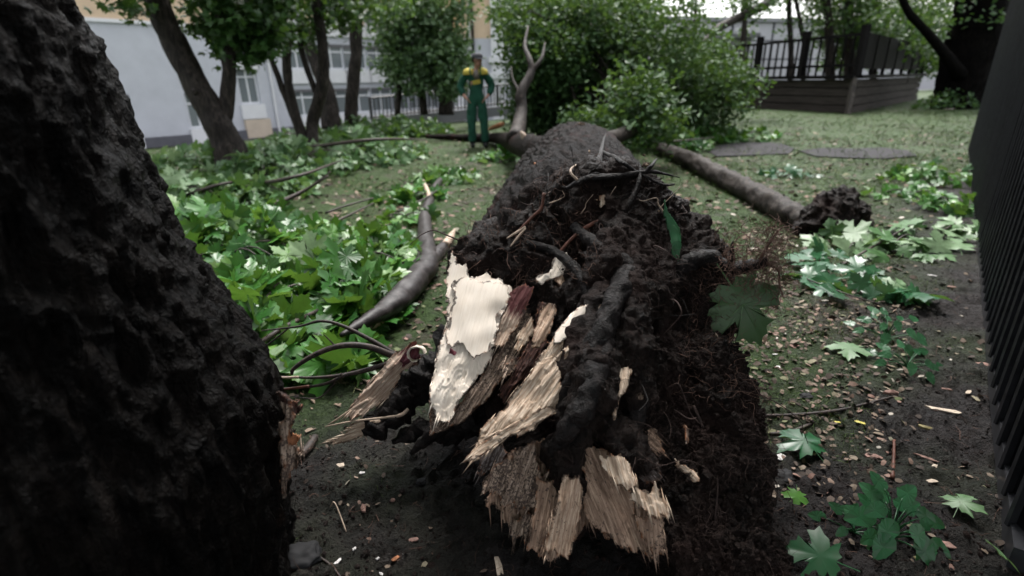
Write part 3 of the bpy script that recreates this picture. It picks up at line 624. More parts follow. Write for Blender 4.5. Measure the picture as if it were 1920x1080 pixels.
for kk in range(26):      # thin twiggy roots bristling on top of the root plate
    x0, y0 = rng.uniform(1000, 1260), rng.uniform(310, 420); y0 = max(y0, 330+abs(x0-1110)*.45); b_ = P(x0, y0, RY(y0)+.03); dz = rng.normal(size=3)*.6+np.array([.1, -.3, .55]); pts_ = [b_]
    for j_ in range(4): b_ = b_+dz/np.linalg.norm(dz)*rng.uniform(.018, .05); dz = dz+rng.normal(size=3)*.45; pts_.append(b_)
    r_0 = rng.uniform(.0012, .0035); V, Fc = tube(pts_, np.linspace(r_0, r_0*.3, 5), 5, k=4); obj('root', V, Fc, M[('rootbark', 'rootbark', 'fine_root', 'root_pale')[kk % 4]], TREE)
for pts, rad in [([(1195, 465, .05), (1165, 540, .12), (1130, 620, .14), (1085, 700, .12), (1050, 760, .08)], [.030, .038, .036, .030, .02]),
                 ([(1075, 425, .03), (1130, 470, .10), (1190, 500, .11), (1235, 520, .06)], [.018, .024, .022, .012]),
                 ([(985, 455, .01), (1045, 475, .04), (1095, 530, .07), (1110, 600, .08)], [.012, .016, .018, .012]),
                 ([(1135, 640, .13), (1108, 735, .15), (1065, 805, .12), (1030, 850, .07)], [.03, .034, .028, .016]),
                 ([(1180, 630, .04), (1205, 715, .05), (1185, 800, .05), (1215, 865, .05)], [.03, .034, .03, .014])]:
    V, Fc = tube([face(x, y, o_) for x, y, o_ in pts], rad, 28, k=22, rough=.30, fr=22); obj('root', V, Fc, M['rootbark'], TREE)
# --- fine roots: a beard of hairs over the soil
pj = proj(RPV); vis = (RPN*(CAM-RPV)).sum(1) > .0
def sample(cond, k):
    idx = np.nonzero(cond & vis)[0]; return rng.choice(idx, k)
hn = fbm(RPV, 6., 2); a = sample((pj[:, 0] > 1190) & (pj[:, 1] > 430) & (hn > -.05), 2400); b_ = sample((pj[:, 1] < 520), 900); c_ = sample(pj[:, 1] > 500, 1000)
ids = np.concatenate([a, b_, c_]); k = len(ids)
V, Fc = hairs(RPV[ids], RPN[ids]+rng.normal(size=(k, 3))*.7, rng.uniform(.02, .085, k), rng.uniform(.0004, .0010, k), 6, .55, .10)
setp(obj('fine_roots', V, Fc, M['fine_root'], TREE), kind='stuff')
ids = np.concatenate([sample((pj[:, 0] > 1270) & (pj[:, 1] > 480) & (pj[:, 1] < 760), 260), sample((pj[:, 1] < 540) & (pj[:, 0] < 1120), 260)]); k = len(ids)
o1, d1 = RPV[ids], RPN[ids]+rng.normal(size=(k, 3))*.7
cl = np.array([P(x, y, 1.60) for x, y in zip(rng.uniform(1350, 1470, 700), np.clip(rng.normal(510, 45, 700), 430, 640))]); cl[:, 1] += rng.normal(size=700)*.03
cl2 = np.array([P(x, y, 1.6) for x, y in zip(rng.normal(1450, 14, 160), rng.uniform(420, 500, 160))]); cl2[:, 1] += rng.normal(size=160)*.02
V, Fc = hairs(np.concatenate([o1, cl, cl2]), np.concatenate([d1, rng.normal(size=(860, 3))]), rng.uniform(.025, .10, k+860), rng.uniform(.0007, .0014, k+860), 7, .5, .08)
setp(obj('fine_roots', V, Fc, M['fine_root_red'], TREE), kind='stuff')['label'] = 'tangle of reddish root hairs at the right of the root plate'
bmi = bmesh.new(); bmesh.ops.create_icosphere(bmi, subdivisions=1, radius=.5); CIV = np.array([v.co for v in bmi.verts]); CIF = np.array([tuple(v.index for v in f.verts) for f in bmi.faces]); bmi.free()
CIV = CIV*(1+.35*fbm(CIV*2.6, 1., 2))[:, None]*np.array([1, .8, .7])
ids = np.concatenate([sample((pj[:, 0] > 1230) & (pj[:, 1] > 620), 2800), sample(pj[:, 1] > 330, 500)]); k = len(ids)
rm = rng.normal(size=(k, 3, 3)); rm = np.linalg.qr(rm)[0]; szc = rng.lognormal(-4.75, .5, k); V = ((CIV@rm)*szc[:, None, None]+RPV[ids][:, None]+RPN[ids][:, None]*(szc*.15)[:, None, None]).reshape(-1, 3)
setp(obj('soil_clods', V, (np.arange(k)[:, None, None]*len(CIV)+CIF[None]).reshape(-1, 3), M['rootsoil'], TREE, False), kind='stuff')
for kk in range(34):
    q_ = sample((pj[:, 0] > 1150) & (pj[:, 1] > 450) & (pj[:, 1] < 980) if kk < 22 else (pj[:, 1] < 560), 1)[0]
    d_ = RPN[q_]*.5+rng.normal(size=3)*.5+np.array([.2, -.1, -.5]); p_ = RPV[q_]-RPN[q_]*.01; pts_ = [p_]
    for j_ in range(5):
        p_ = p_+d_/np.linalg.norm(d_)*rng.uniform(.02, .06); d_ = d_*.75+rng.normal(size=3)*.35+np.array([0, 0, -.25])+RPN[q_]*.05; pts_.append(p_)
    r_0 = rng.uniform(.0010, .0030); V, Fc = tube(pts_, np.linspace(r_0, r_0*.35, 6), 6, k=4); obj('root', V, Fc, M[('fine_root', 'rootbark', 'fine_root')[kk % 3]], TREE)
# --- fork beyond the trunk: a stub going left and a branch that stands up in the crown
def ground_tube(name, pts, rad, mat, parent, n=14, lift=.9, rough=.15, fr=9, k=6):
    rad = list(rad); pp_ = []
    for (x, y), r in zip(pts, rad):
        q = GG(x, y); pp_.append([q[0], q[1], q[2]+r*lift])
    V, Fc = tube(pp_, rad, n, k=k, rough=rough, fr=fr); return obj(name, V, Fc, M[mat], parent)
root('limb', [(1075, 285, 5.4), (1020, 286, 6.0), (985, 274, 7.2), (930, 259, 11.4), (865, 258, 12.4), (800, 256, 13.)], [.15, .17, .16, .11, .08, .05], 'bark_log', rough=.2, fr=6, n=16)
root('limb', [(965, 262, 7.9), (972, 240, 8.2), (978, 205, 8.5), (977, 175, 8.6), (996, 135, 8.8), (993, 112, 8.9), (984, 85, 9.2), (990, 50, 9.6)], [.13, .11, .085, .08, .06, .045, .03, .015], 'bark_tree', rough=.12, fr=8, n=12)
root('limb', [(1100, 262, 6.9), (1150, 258, 7.6), (1188, 240, 8.4), (1192, 215, 9.0), (1182, 190, 9.8), (1170, 150, 10.6), (1185, 90, 11.8)], [.10, .10, .10, .09, .07, .05, .02], 'bark_tree', rough=.1, fr=8, n=12)
root('limb', [(1182, 192, 9.8), (1200, 170, 10.2), (1230, 140, 11.)], [.05, .04, .02], 'bark_grey', n=8)
root('limb', [(996, 135, 8.8), (1015, 110, 8.9), (1022, 80, 9.2)], [.045, .03, .012], 'bark_tree', n=8)
root('limb', [(977, 178, 8.6), (962, 150, 8.8), (958, 125, 9.)], [.03, .02, .01], 'bark_tree', n=8)
root('limb', [(990, 268, 6.6), (980, 252, 6.6), (976, 246, 6.6)], [.05, .03, .008], 'root_pale', n=8)

# ================================================================== school building on the left
VPd = ray(1880, 132); FD = np.array([VPd[0], VPd[1], 0]); FD /= np.linalg.norm(FD)
FNn = np.array([-FD[1], FD[0], 0]); FNn = -FNn if FNn@(-P(350, 165, 30)) < 0 else FNn   # towards the camera
B0 = P(350, 165, 30.); B0[2] = 0
def fac(px, py):
    r = ray(px, py); t = ((B0-CAM)@FNn)/(r@FNn); q = CAM + r*t; return (q-B0)@FD, q[2]
def FP(s, h, out=0.): return B0 + FD*s + FNn*out + np.array([0, 0, h])
zb = fac(317, 272)[1]; hb = fac(330, 46)[1]
sL, sR = -26., fac(872, 60)[0]
BLD = thing('school_building', (*FP(0, zb)[:2], zb), 'long grey building with peach upper storeys and white window panels, behind the left trees', 'building')
wins = []     # s0, s1, h0, h1, kind
def win(x0, x1, y0, y1, panel=18, kind='w'):
    xm, ym = (x0+x1)/2, (y0+y1)/2; s0 = fac(x0, ym)[0]; s1 = fac(x1, ym)[0]; h1 = fac(xm, y0)[1]; h0 = fac(xm, y1)[1]
    wins.append([s0, s1, h0, h1, kind])
win(352, 392, 174, 240); win(447, 484, 122, 195)
g0, g1 = fac(633, 214)[1], fac(633, 166)[1]; f0, f1 = fac(623, 130)[1], fac(623, 83)[1]; rowh = f0-g0; wd = 1.75
u0, u1 = f0+rowh, f1+rowh
cols = [fac(x, y)[0] for x, y in ((570, 190), (633, 190), (676, 190), (717, 185), (752, 182), (784, 180), (812, 178), (838, 176))]
for s in cols:
    for (a, b) in ((g0, g1), (f0, f1), (u0, u1)): wins.append([s-wd/2, s+wd/2, a, b, 'w'])
s_w2 = (wins[1][0]+wins[1][1])/2
wins.append([wins[1][0], wins[1][1], wins[1][2]+rowh*.98, wins[1][3]+rowh*.98, 'w'])
for s in (wins[0][0]-4.5, wins[0][0]-9): 
    wins.append([s, s+2, wins[0][2], wins[0][3], 'w'])
def wall(name, s0, s1, h0, h1, mat, out=0.):
    W = [x for x in wins if x[1] > s0 and x[0] < s1 and x[3] > h0+.01 and x[2] < h1-.01]
    S = sorted(set([s0, s1]+[min(max(v, s0), s1) for x in W for v in x[:2]])); Hh = sorted(set([h0, h1]+[min(max(v, h0), h1) for x in W for v in x[2:4]]))
    b = MB()
    for i in range(len(S)-1):
        for j in range(len(Hh)-1):
            cs, ch = (S[i]+S[i+1])/2, (Hh[j]+Hh[j+1])/2
            if any(x[0] < cs < x[1] and x[2] < ch < x[3] for x in W): continue
            b.add([FP(S[i], Hh[j], out), FP(S[i+1], Hh[j], out), FP(S[i+1], Hh[j+1], out), FP(S[i], Hh[j+1], out)], [(0, 1, 2, 3)])
    for x in W:
        a, c_, p, q = x[0], x[1], max(x[2], h0), min(x[3], h1); d = -.25
        for (e, f_) in (((a, p), (a, q)), ((a, q), (c_, q)), ((c_, q), (c_, p)), ((c_, p), (a, p))):
            b.add([FP(*e, out), FP(*f_, out), FP(*f_, d), FP(*e, d)], [(0, 1, 2, 3)])
    return b.build(name, mat, BLD)
wall('lower_wall', sL, sR, zb+.35, hb, M['grey_wall']); wall('upper_wall', sL, sR, hb, 13., M['orange_wall'])
AXb = np.array([FD, FNn, [0, 0, 1.]])
MB().box(FP((sL+sR)/2, zb-.8, .04), (sR-sL, .2, 2.5), AXb).build('plinth', M['plinth'], BLD)
MB().box(FP((sL+sR)/2, hb, .05), (sR-sL, .12, .16), AXb).build('string_course', M['white_trim'], BLD)
MB().box(FP((sL+sR)/2, 7, -5.4), (sR-sL, 10, 11.9), AXb).build('building_core', M['plinth'], BLD)
MB().box(FP((sL+sR)/2, 13.1, -5), (sR-sL+1, 11.5, .3), AXb).build('roof', M['pale_roof'], BLD)
for (a, c_, p, q, kd) in wins:
    if q > 13: continue
    wd_, ht = c_-a, q-p; b = MB(); fw = .09
    for s in (a+fw/2, c_-fw/2, (a+c_)/2): b.box(FP(s, (p+q)/2, -.19), (fw, .07, ht), AXb)
    for h in (p+fw/2, q-fw/2, p+ht*.70): b.box(FP((a+c_)/2, h, -.188), (wd_, .06, fw), AXb)
    wf = b.build('window', M['frame_white'], BLD)
    for k in (0, 1):
        cx = a+wd_*(.25+.5*k); MB().box(FP(cx, p+ht*.35, -.20), (wd_*.44, .02, ht*.62), AXb).build('pane', M['glass'], wf)
        MB().box(FP(cx, p+ht*.85, -.20), (wd_*.44, .02, ht*.24), AXb).build('pane', M['glass'], wf)
    MB().box(FP((a+c_)/2, p-.42, .09), (wd_+.25, .16, .78), AXb).build('sill_panel', M['white_trim'], wf)
    MB().box(FP((a+c_)/2, q+.02, -.10), (wd_-.02, .12, .36), AXb).build('lintel', M['lintel'], wf)
a = wins[1]; MB().box(FP((a[0]+a[1])/2+.1, (a[2]-.85+zb)/2, .10), (a[1]-a[0]+.35, .20, a[2]-.85-zb), AXb).build('beige_panel', M['beige_wall'], BLD)
for px in (515,):
    s = fac(px, 200)[0]; MB().tube([FP(s, zb, .1), FP(s, 12.8, .1)], .07, 8).build('drainpipe', M['white_trim'], BLD)
# wing of the building behind the worker
WC = P(872, 100, 37.5); WX = np.array([1., .12, 0]); WX /= np.linalg.norm(WX); WN = np.array([WX[1], -WX[0], 0]); AXw = np.array([WX, WN, [0, 0, 1.]])
WING = thing('building_wing', (WC[0], WC[1], zb), 'peach and grey building corner with white pilaster and drainpipe, behind the worker', 'building')
def WP(s, h, o=0.): return np.array([WC[0], WC[1], 0])+WX*s+WN*o+np.array([0, 0, h])
hw = P(890, 72, 37.5)[2]
MB().box(WP(6, (zb-.5+hw)/2, -3), (12, 6, hw-zb+.5), AXw).build('lower_wall', M['grey_wall'], WING)
MB().box(WP(6, (hw+13)/2, -3), (12, 6.02, 13-hw), AXw).build('upper_wall', M['orange_wall'], WING)
MB().box(WP(6, 13.1, -3), (12.6, 6.6, .25), AXw).build('roof', M['pale_roof'], WING)
MB().box(WP(2.1, (zb+13)/2, .08), (.85, .22, 13-zb-.1), AXw).build('pilaster', M['white_trim'], WING)
for h in (P(915, 142, 37.5)[2], P(915, 112, 37.5)[2]): MB().box(WP(2.25, h, .2), (1.5, .4, .35), AXw).build('pilaster_base', M['white_trim'], WING)
for s in (3.6, 6.2, 8.8):
    for h in (hw-2.6, hw+.9, hw+4.2):
        b = MB(); 
        for q in (-.75, 0, .75): b.box(WP(s+q, h, .03), (.09, .08, 1.9), AXw)
        for q in (-.95, .4, .95): b.box(WP(s, h+q, .035), (1.58, .07, .09), AXw)
        wf = b.build('window', M['frame_white'], WING); MB().box(WP(s, h, .012), (1.5, .02, 1.85), AXw).build('pane', M['glass'], wf)
MB().tube([WP(.55, zb, .12), WP(.5, 12.9, .12)], .08, 8).build('drainpipe', M['dark_metal'], WING)
MB().tube([WP(.36, zb, .1), WP(.3, 12.9, .1)], .05, 8).build('drainpipe', M['white_trim'], WING)
# pavement strip along the facade
pv = MB(); qa, qb = FP(-24, 0, 2.6), FP(20, 0, 2.6); qc, qd = FP(20, 0, .16), FP(-24, 0, .16)
ns = 40; Vp = []
for k in range(ns+1):
    u = k/ns
    for (e, f_) in ((qa, qb), (qd, qc)):
        q = e+(f_-e)*u; Vp.append([q[0], q[1], Hz(q[0], q[1])+.05])
setp(obj('pavement', Vp, [(2*k, 2*k+2, 2*k+3, 2*k+1) for k in range(ns)], M['pavement'], smooth=False), kind='structure')

# ================================================================== iron fence behind the worker
IF0, IF1 = P(697, 222, 19.5), P(905, 196, 22.0); IF2 = P(985, 186, 23.0)
IF0[2] = Hz(*IF0[:2]); IF2[2] = IF0[2]+.25; L = np.linalg.norm((IF2-IF0)[:2]); dI = (IF2-IF0)/L
IFE = thing('iron_fence', IF0, 'black iron bar fence on a low pale kerb, behind the worker', 'fence')
base0 = P(697, 222, 19.5)[2]; top0 = P(697, 183, 19.5)[2]; base1 = P(930, 193, 22.3)[2]; top1 = P(930, 155, 22.3)[2]
def IP(s, f): 
    u = s/L; b_ = base0+(base1-base0)*u; t_ = top0+(top1-top0)*u; q = IF0+dI*s; return np.array([q[0], q[1], b_+(t_-b_)*f])
n = int(L/.145)
for k in range(n+1):
    s = k*L/n; big = k % 7 == 0
    MB().tube([IP(s, -.05), IP(s, 1.03 if big else .97)],   .055 if big else .022, 6).build('fence_post' if big else 'fence_bar', M['iron'], IFE)
for f_ in (.06, .97): MB().tube([IP(0, f_), IP(L, f_)], .03, 6).build('rail', M['iron'], IFE)
MB().box((IP(0, 0)+IP(L, 0))/2-np.array([0, 0, .22]), (L, .3, .36), [dI, np.cross([0, 0, 1], dI), [0, 0, 1]]).build('kerb', M['pavement'], IFE)

# ================================================================== pale low building far right
FB = P(1330, 100, 40.); FB2 = P(1640, 60, 44.); FB[2] = FB2[2] = 0; dF = FB2-FB; LF = np.linalg.norm(dF); dF /= LF; nF = np.array([dF[1], -dF[0], 0]); AXf = np.array([dF, nF, [0, 0, 1.]])
FAR = thing('pale_hall', FB, 'low pale building of large wall panels beyond the railed terrace', 'building')
def FQ(s, h, o=0.): return FB+dF*s+nF*o+np.array([0, 0, h])
htop = P(1500, 42, 42)[2]
MB().box(FQ(5, htop/2, -4), (LF+14, 8, htop), AXf).build('wall_core', M['plinth'], FAR)
ph = htop/4
for r in range(4):
    for k in range(9):
        s = -1.9+(LF+14)*(k-.5)/8*.96+.1; MB().box(FQ(s, ph*(r+.5), .04), ((LF+14)/8.6-.12, .1, ph-.10), AXf).build('wall_panel', M['pale_wall'], FAR)
MB().box(FQ(5, htop+.1, -4), (LF+14.5, 8.6, .25), AXf).build('roof_edge', M['pale_roof'], FAR)
SHED = thing('grey_shed', P(1330, 110, 33), 'small grey shed with a flat roof and metal flue, left of the railed terrace', 'shed')
q = P(1345, 115, 33.); MB().box((q[0], q[1]+1.5, q[2]-1), (3.6, 3, 4.4), None).build('wall', M['pale_wall'], SHED); MB().box((q[0], q[1]+1.4, q[2]+1.3), (4.2, 3.6, .22), None).build('roof', M['pale_roof'], SHED)
MB().tube([P(1343, 110, 32.9), P(1343, 45, 32.9)], .22, 10).build('flue', M['pale_roof'], SHED)

# ================================================================== timber terrace with railing
TC = G(1592, 213); TL = G(1368, 200); TRr = G(1717, 186)
TL = TC+(TL-TC)*1.55; TC[2] = TL[2] = TRr[2] = 0
TER = thing('timber_terrace', TC, 'raised timber terrace with dark railing and plank base, at the right', 'terrace')
def side(A, B): 
    d = B-A; Ln = np.linalg.norm(d); d = d/Ln; nn = np.array([d[1], -d[0], 0]); 
    return A, d, Ln, (nn if nn@(-A) > 0 else -nn)
zt = P(1595, 147, TC[1])[2]; zr = P(1600, 60, TC[1])[2]
pieces = 4; phh = zt/pieces
for (A, B) in ((TC, TL), (TC, TRr)):
    A, d, Ln, nn = side(A, B); ax = np.array([d, nn, [0, 0, 1.]])
    for r in range(pieces):
        mid = A+d*(Ln/2); jit = rng.uniform(-.015, .015)
        MB().box(mid+nn*jit+np.array([0, 0, phh*(r+.5)-.02]), (Ln-.06, .08, phh-.035), ax).build('plank', M['plank'], TER)
    MB().box(A+d*(Ln/2)-nn*.1+np.array([0, 0, zt/2-.05]), (Ln-.1, .08, zt-.12), ax).build('backing_board', M['terrace_dark'], TER)
    MB().box(A+d*(Ln/2)+nn*.06+np.array([0, 0, zt+.05]), (Ln+.1, .3, .12), ax).build('cap_board', M['terrace_dark'], TER)
MB().box(TC+side(TC, TL)[3]*.07+np.array([0, 0, zt/2]), (.14, .14, zt+.1)).build('corner_post', M['bark_grey'], TER)
A, d, Ln, nn = side(TC, TL); ax = np.array([d, nn, [0, 0, 1.]])
for z in (zr-.06, zt+.42): MB().box(A+d*(Ln/2)+np.array([0, 0, z]), (Ln, .07, .09), ax).build('handrail' if z > zt+1 else 'lower_rail', M['terrace_dark'], TER)
nb = int(Ln/.36)
for k in range(nb+1):
    s = k*Ln/nb; big = k % 7 == 0; wv = .20 if big else .055
    MB().box(A+d*s+np.array([0, 0, (zt+zr)/2+(.12 if big else 0)]), (wv, wv, zr-zt+(.2 if big else -.04)), ax).build('railing_post' if big else 'baluster', M['terrace_dark'], TER)
A, d, Ln, nn = side(TC, TRr); ax = np.array([d, nn, [0, 0, 1.]])
npn = 7
for k in range(npn):
    MB().box(A+d*(Ln*(k+.5)/npn)+np.array([0, 0, (zt+.30+zr)/2]), (Ln/npn-.02, .05, zr-zt-.30), ax).build('railing_panel', M['terrace_dark'], TER)
for k in range(npn+1): MB().box(A+d*(Ln*k/npn)+np.array([0, 0, (zt+zr)/2]), (.09, .12, zr-zt), ax).build('railing_post', M['terrace_dark'], TER)
MB().box((TC+TL+TRr)/3+np.array([0, 0, zt-.2])+np.array([1.5, 3, 0]), (6, 5, .1), None).build('deck', M['terrace_dark'], TER)
# asphalt patches of an old path across the lawn
def patch(name, pts, mat, dz=.012):
    V = []
    for x, y in pts:
        q = GG(x, y); V.append([q[0], q[1], q[2]+dz])
    c = np.mean(V, 0); c[2] = gz(c[0], c[1])+dz+.01; V.append(c); n = len(pts)
    bot = [[v[0], v[1], v[2]-.05] for v in V[:n]]
    o = obj(name, V+bot, [(k, (k+1) % n, n) for k in range(n)]+[(k, n+1+k, n+1+(k+1) % n, (k+1) % n) for k in range(n)], mat, smooth=False)
    return setp(o, kind='structure')
patch('path', [(1326, 285), (1345, 274), (1400, 268), (1460, 270), (1490, 280), (1478, 290), (1400, 293), (1345, 294)], M['asphalt'], .02)
patch('path', [(1496, 284), (1540, 279), (1600, 280), (1650, 278), (1700, 284), (1720, 294), (1660, 300), (1590, 298), (1530, 294)], M['asphalt'], .02)

# ================================================================== dark slatted fence at the right
FA = np.array([1.36, 1.02, 0.]); FBB = np.array([7.75, 9.1, 0.]); dW = FBB-FA; LW = np.linalg.norm(dW); dW /= LW; nW = np.array([-dW[1], dW[0], 0]); FH = 3.1
FEN = thing('slatted_fence', FA, 'tall black metal fence of close vertical slats, along the right edge', 'fence')
ax = np.array([dW, nW, [0, 0, 1.]])
q = MB().box((0, 0, FH/2+.06), (.105, .014, FH-.1)).box((.05, .012, FH/2+.06), (.012, .03, FH-.1)); slat_me = mesh('slat', np.concatenate(q.V), q.F, [M['dark_metal'], M['edge_highlight']], False)
for f_ in list(slat_me.polygons)[6:]: f_.material_index = 1
ns = int(LW/.15); ang = math.atan2(dW[1], dW[0])+R_(32)
for k in range(ns):
    p = FA+dW*(k+.5)*LW/ns; p = p+nW*.02
    inst('slat', slat_me, Matrix.Translation(Vector((p[0], p[1], Hz(p[0], p[1])-.04)))@Matrix.Rotation(ang+random.uniform(-.03, .03), 4, 'Z'), FEN)
zf = Hz(*(FA+dW*LW/2)[:2])
for z, nm in ((.045, 'bottom_rail'), (1.55, 'middle_rail'), (2.95, 'top_rail')):
    MB().box(FA+dW*(LW/2)+nW*(.035 if z < 1 else -.10)+np.array([0, 0, z+zf*.3]), (LW, .05 if z < 1 else .05, .08 if z < 1 else .06), ax).build(nm, M['edge_highlight' if z < 1 else 'rail_metal'], FEN)
for k in range(5):
    p = FA+dW*(LW*(k+.0)/4); MB().box((p[0], p[1], FH/2)-nW*.12, (.08, .08, FH+.3), ax).build('fence_post', M['dark_metal'], FEN)

# ================================================================== near tree at the left edge
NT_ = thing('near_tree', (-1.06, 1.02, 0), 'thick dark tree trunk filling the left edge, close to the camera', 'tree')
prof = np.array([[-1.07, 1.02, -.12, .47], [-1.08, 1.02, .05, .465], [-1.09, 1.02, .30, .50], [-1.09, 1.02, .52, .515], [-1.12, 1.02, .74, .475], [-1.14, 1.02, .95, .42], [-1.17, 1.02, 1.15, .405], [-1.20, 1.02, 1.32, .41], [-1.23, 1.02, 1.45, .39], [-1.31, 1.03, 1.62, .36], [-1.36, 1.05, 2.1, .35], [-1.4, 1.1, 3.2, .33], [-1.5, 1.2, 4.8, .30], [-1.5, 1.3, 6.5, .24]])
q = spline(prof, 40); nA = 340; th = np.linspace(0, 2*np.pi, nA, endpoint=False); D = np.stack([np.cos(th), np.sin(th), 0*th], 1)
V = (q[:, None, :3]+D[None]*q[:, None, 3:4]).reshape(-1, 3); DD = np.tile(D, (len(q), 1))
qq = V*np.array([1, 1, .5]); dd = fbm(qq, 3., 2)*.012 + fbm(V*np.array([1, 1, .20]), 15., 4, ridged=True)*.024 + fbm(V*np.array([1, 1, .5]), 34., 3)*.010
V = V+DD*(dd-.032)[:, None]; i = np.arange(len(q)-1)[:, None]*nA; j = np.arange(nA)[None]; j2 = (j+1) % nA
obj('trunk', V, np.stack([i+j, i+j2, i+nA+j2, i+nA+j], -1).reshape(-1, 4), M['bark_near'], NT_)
slab('torn_bark', [(520, 752), (540, 756), (548, 790), (546, 840), (550, 880), (538, 915), (530, 940), (526, 900), (524, 830)], (0, 1), M['wood_dirty'], parent=NT_, Yf=lambda y: 1.06-(y-750)*.0003, thick=.02, ridge=.008, jag=.02, cross=.01, label='strip of torn tan bark')
slab('torn_bark', [(518, 752), (536, 750), (550, 770), (545, 790), (530, 792)], (.3, 1), M['wood_red'], parent=NT_, Yf=lambda y: 1.05, thick=.03, ridge=.008, jag=.015, cross=.01, label='reddish scrap of inner bark')
slab('torn_bark', [(530, 800), (547, 798), (549, 860), (540, 880), (536, 850)], (0, 1), M['orange_bark'], parent=NT_, Yf=lambda y: 1.045, thick=.02, ridge=.006, jag=.02, cross=.01, label='orange strip of torn bark')
for pts, rad in (([(-1.5, 1.25, 5.6), (-.4, 1.6, 6.6), (1.2, 2.2, 7.3), (2.8, 2.6, 7.8)], [.16, .13, .09, .04]), ([(-1.5, 1.2, 5.0), (-2.4, .6, 6.2), (-3.4, -.2, 7.2)], [.15, .11, .05]), ([(-1.5, 1.3, 6.2), (-1.2, .1, 7.2), (-.3, -1.2, 8.)], [.14, .1, .05]), ([(-1.5, 1.3, 6.), (-1.8, 2.4, 7.), (-1.4, 4., 7.8)], [.14, .1, .05])):
    V, Fc = tube(pts, rad, 8, k=6); obj('limb', V, Fc, M['bark_tree'], NT_)

# ================================================================== leaves
_half = [(.02, 0), (.13, -.09), (.22, -.02), (.44, -.05), (.36, .06), (.26, .14), (.42, .17), (.50, .27), (.68, .38), (.54, .46), (.50, .60), (.36, .53), (.19, .47), (.22, .64), (.32, .74), (.18, .76), (.15, .88), (.07, .88)]
def maple(droop=.22, fold=.12, twist=0.):
    o = _half + [(0, 1.03)] + [(-x, y) for x, y in _half[::-1]]
    c = (0, .30); V = [(c[0], c[1], .03)]
    for x, y in o:
        r = math.hypot(x, y-.3); a = math.atan2(y-.3, x); z = -droop*r*r + fold*abs(math.sin(2.5*(a-math.pi/2)))*r*.5 + twist*x*(y-.2)
        V.append((x, y, z))
    n = len(o); Fc = [(0, k+1, k+2) for k in range(n-1)] + [(0, n, 1)]
    V += [(.012, .02, .0), (-.012, .02, .0), (.02, -.42, -.12), (0, -.42, -.12)]; Fc += [(n+1, n+2, n+4, n+3)]
    return np.array(V), Fc
MAPLES = [maple(.20, .14), maple(.40, .10, .15), maple(.10, .22, -.25), maple(.55, .16, .3), maple(-.15, .12, .2)]
def mid_leaf():
    h = [(0, 0), (.35, -.02), (.26, .2), (.56, .5), (.25, .5), (0, 1.)]
    o = h + [(-x, y) for x, y in h[-2:0:-1]]; V = [(0, .3, .02)]+[(x, y, -.25*(x*x+(y-.3)**2)) for x, y in o]; n = len(o)
    return np.array(V), [(0, k+1, (k+1) % n+1) for k in range(n)]
MID = mid_leaf(); FAR_L = (np.array([(0, 0, 0), (.33, .45, .09), (0, 1., -.05), (-.33, .45, .09)]), [(0, 1, 2), (0, 2, 3)])
OVAL = (np.array([(0, 0, 0), (.22, .15, .05), (.30, .45, .06), (.17, .8, .0), (0, 1., -.08), (-.17, .8, .0), (-.30, .45, .06), (-.22, .15, .05), (0, .5, -.02)]), [(8, k, (k+1) % 8) for k in range(8)])
def frames(K, tilt, up=(0, 0, 1), tdir=None):
    n = np.array(up)+rng.normal(size=(K, 3))*tilt; n /= np.linalg.norm(n, axis=1)[:, None]
    t_ = rng.normal(size=(K, 3)) if tdir is None else tdir+rng.normal(size=(K, 3))*.4
    t_ -= n*(t_*n).sum(1)[:, None]; t_ /= np.linalg.norm(t_, axis=1)[:, None]+1e-9
    return np.stack([np.cross(t_, n), t_, n], 1)     # rows x, y, z
def cloud(tpl, pos, fr, size):
    V0, F0 = tpl; K = len(pos); size = np.broadcast_to(size, (K,))
    V = (V0@fr)*size[:, None, None] + np.asarray(pos)[:, None]      # (K,m,3)
    m_ = len(V0); k = len(F0[0])
    F1 = np.array([f for f in F0 if len(f) == k]); Fc = (np.arange(K)[:, None, None]*m_+F1[None]).reshape(-1, k).tolist()
    F2 = [f for f in F0 if len(f) != k]
    if F2: Fc += (np.arange(K)[:, None, None]*m_+np.array(F2)[None]).reshape(-1, len(F2[0])).tolist()
    return V.reshape(-1, 3), Fc
LEAFME = {k: [mesh('leaf', V, Fc, M[k], True) for V, Fc in MAPLES] for k in ('leaf', 'leaf_dark', 'leaf_pale')}
def leaf_obj(name, mat, p, fr, size, parent=None, k=None):
    A = np.eye(4); A[:3, :3] = fr.T*size; A[:3, 3] = p
    return inst(name, LEAFME[mat][random.randrange(5) if k is None else k], A, parent)
def stem(pts, rad, mat='bark_twig', n=7, k=5): return tube(pts, rad, n, k=k, rough=.1, fr=20)

